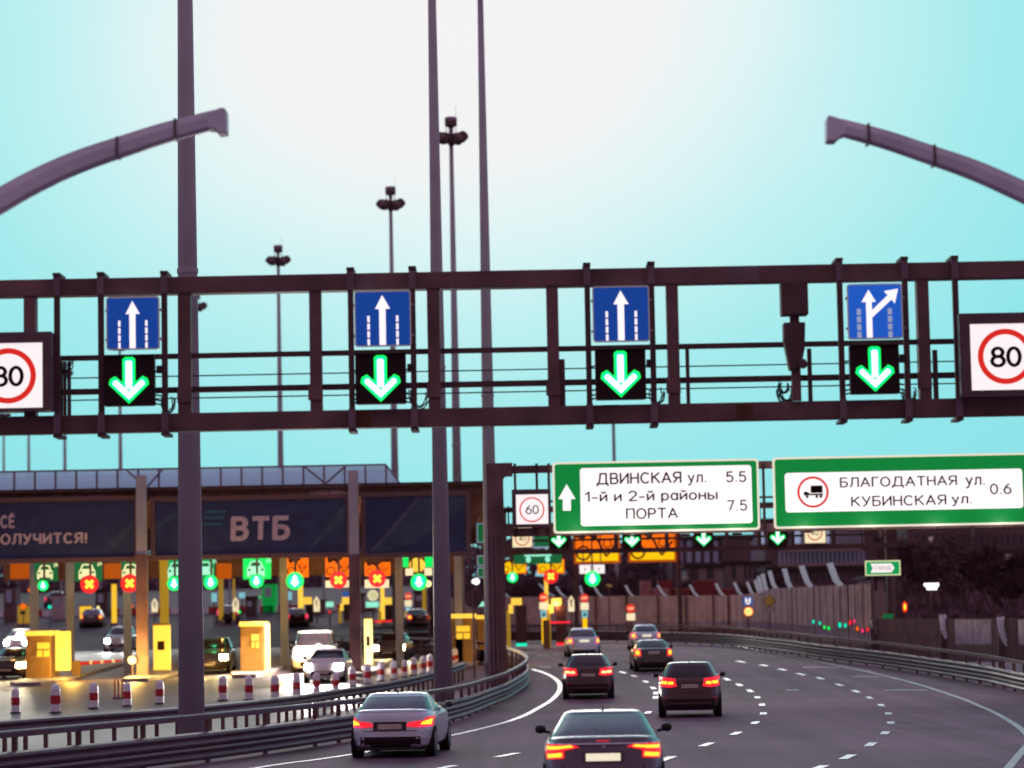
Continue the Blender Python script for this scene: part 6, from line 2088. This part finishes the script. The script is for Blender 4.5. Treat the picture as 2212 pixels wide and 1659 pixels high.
def make_car(label, loc, rz, S):
    L, Wd, H = S['L'], S['W'], S['H']
    hw = Wd / 2
    belt = S['belt']
    t = thing('car', label, 'car', loc, S.get('group'), rz)
    bm, gm2 = S['paint'], S.get('glass', 'glass_car')
    zb = S.get('clear', .2)
    suv = S.get('suv', False)
    bt = S.get('body') or ([(zb, .84, .14, .14), (zb + .07, .94, .05, .06), (.42, .985, .0, .0), (.58, 1.0, .02, .02), (.70, 1.0, .06, .05), (.86, .985, .10, .18), (belt - .06, .955, .14, .45), (belt - .01, .90, .20, .7)] if not suv else
                           [(zb, .86, .12, .12), (zb + .10, .96, .04, .05), (.55, .995, .0, .0), (.72, 1.0, .03, .02), (.92, .995, .07, .12), (belt - .08, .975, .10, .4), (belt, .94, .14, .6)])
    n = 5.0
    NT = 64

    def at(z):
        w, r, f = lerp_tab(bt, z)
        return hw * w, r, L - f
    levels = sorted({zb + (belt - zb) * i / 16 for i in range(17)} | {b[0] for b in bt})
    vs, fs = [], []
    for z in levels:
        w, r, f = at(z)
        c, l = (r + f) / 2, (f - r) / 2
        for i in range(NT):
            a = 2 * math.pi * (i + .5) / NT
            vs.append((w * sgnp(math.cos(a), 2 / n), c + l * sgnp(math.sin(a), 2 / n), z))
    for k in range(len(levels) - 1):
        for i in range(NT):
            j = (i + 1) % NT
            fs.append((k * NT + i, k * NT + j, (k + 1) * NT + j, (k + 1) * NT + i))
    # deck closes inwards
    z, (w, r, f) = levels[-1], at(levels[-1])
    base = (len(levels) - 1) * NT
    for s_, dz in ((.93, .035), (.8, .055), (.4, .06), (.02, .06)):
        c, l = (r + f) / 2, (f - r) / 2
        for i in range(NT):
            a = 2 * math.pi * (i + .5) / NT
            vs.append((w * s_ * sgnp(math.cos(a), 2 / n), c + (l - (1 - s_) * w) * sgnp(math.sin(a), 2 / n), z + dz))
        for i in range(NT):
            j = (i + 1) % NT
            fs.append((base + i, base + j, base + NT + j, base + NT + i))
        base += NT
    fs.append(tuple(range(NT - 1, -1, -1)))
    MB().add(vs, fs).build('body', bm, t, smooth=True, local=True)

    def ry(x, z):
        w, r, f = at(z)
        c, l = (r + f) / 2, (f - r) / 2
        q = min(.999, abs(x) / w)
        return c - l * (1 - q ** n) ** (1 / n)

    def fy(x, z):
        w, r, f = at(z)
        c, l = (r + f) / 2, (f - r) / 2
        q = min(.999, abs(x) / w)
        return c + l * (1 - q ** n) ** (1 / n)

    def patch(quads, m_, name, parent, off=.012, mirror=True, front=False, th=.0):
        mb = MB()
        fn = fy if front else ry
        sg = 1 if front else -1
        for q in quads:
            for sx in ((1, -1) if mirror else (1,)):
                U, V = 10, 4
                vs2 = []
                for v in range(V + 1):
                    for u in range(U + 1):
                        a, b = u / U, v / V
                        x = (q[0][0] * (1 - a) + q[1][0] * a) * (1 - b) + (q[3][0] * (1 - a) + q[2][0] * a) * b
                        zz = (q[0][1] * (1 - a) + q[1][1] * a) * (1 - b) + (q[3][1] * (1 - a) + q[2][1] * a) * b
                        vs2.append((sx * x, fn(x, zz) + sg * off, zz))
                fs2 = []
                for v in range(V):
                    for u in range(U):
                        k = v * (U + 1) + u
                        fs2.append((k, k + 1, k + U + 2, k + U + 1))
                mb.add(vs2, fs2)
        return mb.build(name, m_, parent, smooth=False, local=True)

    def patches_each(quads, m_, name, parent, off=.012, front=False):
        res = []
        for sx in (1, -1):
            res.append(patch([[(sx * x, z) for x, z in q] for q in quads], m_, name, parent, off, False, front))
        return res

    # cabin
    w0, w1, r0, r1, f0, f1 = S['cabin']
    nc = 4.2
    KT = 22
    rings = []
    for k in range(KT + 1):
        tt = k / KT
        e = tt ** 1.25
        rings.append((belt + (H - .05 - belt) * tt, hw * (w0 + (w1 - w0) * (tt ** 1.1)), r0 + (r1 - r0) * e, L - f0 - (f1 - f0) * e))
    NC = 96

    def ringpts(z, w, r, f, s_=1.0):
        c, l = (r + f) / 2, (f - r) / 2
        res = []
        for i in range(NC):
            a = 2 * math.pi * (i + .5) / NC
            res.append((w * s_ * sgnp(math.cos(a), 2 / nc), c + (l - (1 - s_) * w) * sgnp(math.sin(a), 2 / nc), z))
        return res
    shell, rg, sg_, wg = MB(), MB(), MB(), MB()
    for k in range(KT):
        za, zb2 = rings[k], rings[k + 1]
        A, B = ringpts(*za), ringpts(*zb2)
        tt = (k + .5) / KT
        zz, w, r, f = [(u + v) / 2 for u, v in zip(za, zb2)]
        c, l = (r + f) / 2, (f - r) / 2
        for i in range(NC):
            j = (i + 1) % NC
            x = (A[i][0] + A[j][0] + B[i][0] + B[j][0]) / 4
            y = (A[i][1] + A[j][1] + B[i][1] + B[j][1]) / 4
            tgt = shell
            if y < c - l * .80 and abs(x) < w * S.get('rgw', .86) and .05 < tt < .91:
                tgt = rg
            elif y > c + l * .80 and abs(x) < w * .88 and .04 < tt < .93:
                tgt = wg
            elif abs(y - c) < l * .80 and abs(x) > w * .8 and .06 < tt < .88:
                tgt = sg_
            tgt.add([A[i], A[j], B[j], B[i]], [(0, 1, 2, 3)])
    zt_, w, r, f = rings[-1]
    prevp = ringpts(zt_, w, r, f)
    for s_, dz in ((.94, .025), (.82, .040), (.5, .05), (.03, .052)):
        cur = ringpts(zt_ + dz, w, r, f, s_)
        for i in range(NC):
            j = (i + 1) % NC
            shell.add([prevp[i], prevp[j], cur[j], cur[i]], [(0, 1, 2, 3)])
        prevp = cur
    def wel(mb, nm, m_, par=t):
        o = mb.build(nm, m_, par, smooth=True, local=True)
        b = bmesh.new(); b.from_mesh(o.data)
        bmesh.ops.remove_doubles(b, verts=b.verts, dist=.0005)
        b.to_mesh(o.data); b.free()
        return o
    wel(shell, 'cabin', S.get('roof', bm))
    wel(rg, 'rear_window', S.get('rglass', gm2))
    wel(wg, 'windscreen', gm2)
    wel(sg_, 'side_window', gm2)
    if S.get('fin', True):
        yf = r1 + .25
        MB().add([(-.02, yf, H - .01), (.02, yf, H - .01), (.0, yf + .02, H + .075), (.0, yf + .06, H + .07), (-.02, yf + .22, H - .0), (.02, yf + .22, H - .0)], [(0, 1, 2), (0, 2, 3, 4), (1, 5, 3, 2), (4, 3, 5)]).build('antenna_fin', 'black_trim', t, local=True)
    # wheels
    rw = S.get('rw', .33)
    for sx in (-1, 1):
        for y in (.85, L - .88):
            x = sx * (hw - .115)
            b = MB().rod((x - .11, y, rw), (x + .11, y, rw), rw, rw, 24)
            wh = b.build('wheel', 'tyre', t, local=True)
            MB().rod((x + sx * .111, y, rw), (x + sx * .117, y, rw), rw * .62, rw * .6, 20).build('rim', 'rim', wh, local=True)
        # mirror
        y = S.get('mir', L - 1.75)
        zz = belt + .08
        q = MB()
        q.lathe([(.02, -.07), (.06, -.055), (.08, 0), (.068, .05), (.02, .068)], (0, 0, 0), 10)
        for v in q.v:
            v.x *= 1.15; v.y *= .7
            v.x += sx * (hw + .08); v.y += y; v.z += zz
        q.rod((sx * (hw - .08), y, zz - .06), (sx * (hw + .05), y, zz - .03), .025, n=6)
        q.build('mirror', S.get('mirm', 'black_trim'), t, smooth=True, local=True)
    # underbody so no light leaks below
    MB().box(-hw * .82, hw * .82, .3, L - .3, zb - .04, zb + .05).build('underbody', 'black_trim', t, local=True)
    for key, nm in (('rear', False), ('front', True)):
        for item in S.get(key, []):
            kind_, m_, quads = item[:3]
            off = item[3] if len(item) > 3 else .012
            if kind_ == 'one':
                patch(quads, m_, item[4], t, off, False, nm)
            else:
                ps = patches_each(quads, m_, item[4], t, off, nm)
                if len(item) > 5:
                    for p_, sx in zip(ps, (1, -1)):
                        for m5, q5, o5, n5 in item[5]:
                            patch([[(sx * x, z) for x, z in q] for q in q5], m5, n5, p_, o5, False, nm)
    return t, patch


def R4(x0, z0, x1, z1):
    return [(x0, z0), (x1, z0), (x1, z1), (x0, z1)]


def rear_common(Wd, plate_z, plate_m='plate_dim', pw=.26, bump=(.24, .40), bumpw=.62):
    r = [('one', 'black_trim', [R4(-bumpw, bump[0], bumpw, bump[1])], .010, 'bumper_insert'),
         ('one', plate_m, [R4(-pw, plate_z, pw, plate_z + .115)], .022, 'number_plate')]
    return r


def seam(z, w, h=.012):
    return ('one', 'black_trim', [R4(-w, z, w, z + h)], .008, 'panel_gap')


def rz_at(x, Y, deg=0.0):
    return R(deg)


# nearest dark sedan
rear = rear_common(1.82, .715, 'plate_lit', .265, (.22, .42), .60) + [('one', 'car_silver', [R4(-.80, .965, .80, .985)], .03, 'boot_edge'), ('pair', 'black_trim', [R4(.615, .50, .628, .66), R4(.40, .905, .62, .915)], .009, 'panel_gap'), ('pair', 'red', [R4(.62, .44, .80, .47)], .014, 'reflector'), ('one', 'tail_red', [R4(-.10, 1.012, .10, 1.022)], .03, 'brake_strip'),seam(.50, .62), ('one', 'car_dark', [R4(-.32, .69, .32, .855)], .012, 'plate_recess'),
    ('pair', 'tail_red', [[(.36, .925), (.60, .875), (.60, .975), (.50, .98)], [(.60, .86), (.895, .80), (.905, .965), (.60, .975)], [(.60, .76), (.88, .735), (.895, .81), (.60, .865)]], .016, 'tail_light',
     [('tail_hot', [[(.45, .928), (.66, .905), (.66, .942), (.50, .958)], [(.66, .90), (.87, .885), (.875, .935), (.66, .945)], [(.63, .785), (.86, .76), (.87, .815), (.64, .845)]], .026, 'light_guide')]),
    ('one', 'galv', [[(-.03, .915), (.03, .90), (.04, .95), (-.02, .965)]], .02, 'badge')]
loc = Vector((0, 0, 0))
p = P(1302, 1590, 42.8)
NEAR = dict(L=4.65, W=1.90, H=1.44, fin=True, belt=1.03, paint='car_grey', cabin=(.90, .66, .38, 1.42, 1.35, 2.2), rear=rear, roof='car_grey', rglass='glass_pale', rgw=.9)
make_car('nearest dark grey sedan with bright number plate, cut by the bottom edge', Vector((p.x, 42.8, 0)), R(-2.0), NEAR)

# silver coupe
rear = rear_common(1.82, .62, 'plate_dim', .26, (.22, .46), .66) + [seam(.58, .60), ('one', 'black_trim', [R4(-.36, .60, .36, .78)], .014, 'plate_recess'),
    ('one', 'car_silver', [R4(-.74, .985, .74, 1.0)], .05, 'spoiler_lip'),
    ('pair', 'tail_red', [[(.36, .68), (.60, .66), (.60, .79), (.40, .76)], [(.60, .66), (.885, .66), (.895, .80), (.60, .79)], [(.70, .79), (.895, .80), (.90, .88), (.80, .87)]], .016, 'tail_light',
     [('tail_hot', [[(.66, .715), (.86, .705), (.875, .83), (.70, .77)]], .026, 'light_guide'), ('tail_pink', [[(.62, .655), (.87, .655), (.87, .685), (.62, .68)]], .024, 'lower_glow')]),
    ('pair', 'galv', [R4(.46, .23, .60, .30)], .03, 'exhaust')]
p = P(841, 1560, 60.5)
make_car('silver coupe with lit red tail lights close to the left guard rail', Vector((p.x, 60.5, gz(60))), R(-4.5),
         dict(L=4.65, W=1.84, H=1.38, belt=.99, paint='car_silver', cabin=(.92, .70, .40, 1.30, 1.5, 2.3), rear=rear, rw=.335, rglass='glass_pale', rgw=.88, group=None, mirm='car_dark'))


def suv_rear(pm, glowc, hot, plate='plate_dim', lz=.98):
    return rear_common(1.85, lz - .16, plate, .25, (.30, .52), .72) + [('one', 'galv_dark', [R4(-.62, .40, .62, .46)], .018, 'skid_plate'), seam(lz - .30, .72), ('one', 'galv_dark', [R4(-.50, lz + .0, .50, lz + .02)], .02, 'chrome_strip'),
        ('pair', 'tail_red', [[(.38, lz - .11), (.62, lz - .14), (.62, lz + .15), (.42, lz + .12)], [(.62, lz - .14), (.90, lz - .10), (.91, lz + .18), (.62, lz + .15)]], .016, 'tail_light',
         [(hot, [[(.47, lz - .04), (.64, lz - .05), (.64, lz + .03), (.50, lz + .04)], [(.67, lz - .035), (.84, lz - .03), (.84, lz + .05), (.67, lz + .05)]], .028, 'light_guide')]),
        ('pair', 'red', [R4(.66, .56, .82, .60)], .016, 'reflector')]


p = P(1271, 1470, 100.5)
make_car('dark crossover with glowing pale red tail lights in the left lane', Vector((p.x, 100.5, gz(100.5))), R(-1.2),
         dict(L=4.5, W=1.87, H=1.62, belt=1.14, suv=True, clear=.24, paint='car_brown', cabin=(.93, .66, .17, .75, 1.2, 2.2), rear=suv_rear(0, 0, 'tail_pale'), rw=.37, mir=2.9, roof='car_dark', rgw=.84))
p = P(1488, 1490, 83.0)
make_car('dark crossover with two part amber tail lights in the middle lane', Vector((p.x, 82.5, gz(82.5))), R(-3.2),
         dict(L=4.5, W=1.88, H=1.63, belt=1.14, suv=True, clear=.25, paint='car_brown', cabin=(.93, .68, .17, .65, 1.2, 2.2), rear=suv_rear(0, 0, 'tail_hot', lz=1.03), rw=.37, mir=2.9, roof='car_dark', rgw=.84))


def sed_rear(plate, hot='tail_hot', lz=.86):
    return rear_common(1.7, lz - .06, plate, .25, (.24, .38), .56) + [seam(.56, .6),
        ('pair', 'tail_pink', [[(.57, lz - .16), (.84, lz - .15), (.85, lz + .16), (.60, lz + .17)]], .016, 'tail_light', [(hot, [[(.645, lz - .09), (.79, lz - .085), (.80, lz + .08), (.655, lz + .09)]], .028, 'light_guide')])]


def sed_rear_red(plate, hot='tail_hot', lz=.86):
    q = sed_rear(plate, hot, lz)
    return [(i[0], 'tail_red' if i[1] == 'tail_pink' else i[1]) + tuple(i[2:]) for i in q]


def sedan(paint, rear, **kw):
    d = dict(L=4.35, W=1.72, H=1.46, belt=1.0, paint=paint, cabin=(.90, .66, .42, 1.2, 1.2, 2.1), rear=rear, rglass='glass_pale')
    d.update(kw)
    return d


p = P(1263, 1400, 144)
make_car('pale silver sedan far ahead in the left lane with white plate lights', Vector((p.x, 144, gz(144))), R(2.5), sedan('car_pale', sed_rear('plate_lit'), H=1.5))
p = P(1414, 1430, 124)
make_car('dark small sedan with red tail lights just behind the far white sedan', Vector((p.x, 124, gz(124))), R(1.5), sedan('car_dark', sed_rear_red('plate_dim'), rglass='glass_car', W=1.76, H=1.42))
p = P(1398, 1390, 156)
make_car('pale silver sedan farthest ahead in the middle lane with beige plate', Vector((p.x, 156, gz(156))), R(1.5), sedan('car_pale', sed_rear('plate_lit'), W=1.64, rglass='glass_car'))

# plaza cars with tail lights
for px, Y, deg, paint, lab, w_ in [(196, 212, 4, 'car_brown', 'dark car with very bright red brake lights under the left red cross', 1.8), (491, 214, 3, 'car_dark', 'dark sedan with red tail lights right of the thickest mast', 1.75),
                                   (643, 208, 8, 'car_brown', 'dark car with red tail lights under the first orange sign', 1.8), (114, 245, 0, 'car_dark', 'distant dark car with two small red lights at left', 1.75),
                                   (908, 204, 14, 'car_dark', 'dark car with bright red side tail light left of the second thickest mast', 1.8)]:
    p = P(px, 1350, Y)
    make_car(lab, Vector((p.x, Y, rz_(px, Y))), R(deg), sedan(paint, sed_rear_red('plate_dim', 'tail_hot' if px in (196, 908) else 'tail_pink'), W=w_, group='cars leaving the toll plaza'))


def front(hl, glow='head_white', lz=.72, two=True):
    r = [('one', 'black_trim', [R4(-.52, .32, .52, .52)], .012, 'grille'), ('one', 'plate_dim', [R4(-.25, .40, .25, .50)], .024, 'number_plate')]
    if two:
        r.append(('pair', 'galv_dark', [R4(.46, lz - .12, .84, lz + .14)], .014, 'headlight', [(glow, [[(x, z) for x, z in R4(.48, lz - .12, .82, lz + .14)]], .03, 'lens')]))
    return r


def oncoming(label, px, Y, S, deg=0, spot=0, scol=(1, .95, .85)):
    p = P(px, 1400, Y)
    L = S['L']
    S['group'] = 'cars arriving from the toll lanes'
    t, _ = make_car(label, Vector((p.x, Y + L * math.cos(R(deg)), gz(Y))), R(180 + deg), S)
    ONC[px] = t
    return t


ONC = {}


def hatch(paint, fr, **kw):
    d = dict(L=4.3, W=1.80, H=1.62, belt=1.08, suv=True, clear=.22, paint=paint, cabin=(.92, .68, .17, .8, 1.0, 1.9), front=fr)
    d.update(kw)
    return d


def beam(t, x, Y, z, power, c=(1, .94, .82), tilt=-8, cone=70):
    d = bpy.data.lights.new('headlight_beam', 'SPOT')
    d.energy = power
    d.color = c
    d.spot_size = R(cone)
    d.spot_blend = .8
    d.shadow_soft_size = .12
    o = bpy.data.objects.new('headlight_beam', d)
    COL.objects.link(o)
    o.parent = t
    o.location = t.matrix_basis.inverted() @ Vector((x, Y, z))
    o.rotation_euler = (t.rotation_euler.to_matrix().inverted() @ Vector((0, 1, -math.tan(R(tilt)))).to_track_quat('Z', 'Y').to_matrix()).to_euler()
    return o


oncoming('white crossover with glaring headlights at the far left of the plaza', 34, 181, hatch('car_white', front(1)), 0)
oncoming('dark car with one glaring headlight cut by the left picture edge', 12, 129, sedan('car_dark', [], front=front(1, 'head_warm', .66)), 0)
oncoming('white car facing us between the leftmost booth and first canopy column', 252, 181, hatch('car_white', front(1), H=1.66, W=1.84), 0)
oncoming('black offroader with round warm headlight right of the thickest mast', 452, 131, hatch('car_dark', front(1, 'head_warm', .78), H=1.72, W=1.84, belt=1.15), 0)
oncoming('dark sedan with warm headlights behind the striped bollards', 856, 144, sedan('car_grey', [], front=front(1, 'head_warm', .68), W=1.76), -6)
van = oncoming('white van dazzling with blown out headlights in the middle of the plaza', 672, 130.5, hatch('car_white', front(1, 'head_white', .80), H=1.98, W=2.0, belt=1.2, L=5.0, cabin=(.94, .80, .17, .5, .9, 1.6)), 0)
oncoming('added white sedan with blinding headlights just in front of the white van', 708, 119, sedan('car_white', [], front=front(1, 'head_white', .68), W=1.80), -3)  # second car added to fill the headlight glare before the van
for px, Y, pw, z in [(708, 118.4, 12000, .75), (34, 180.6, 1200, .8), (12, 128.6, 1500, .7), (252, 180.6, 900, .8), (452, 130.6, 700, .85), (856, 143.4, 900, .75), (672, 129.9, 9000, .85)]:
    x = P(px, 1400, Y).x
    for s_ in (-.65, .65):
        beam(ONC[px], x + s_, Y - .15, gz(Y) + z, pw / 2, (1, .80, .42) if px in (452, 856, 12) else (1, .96, .88))
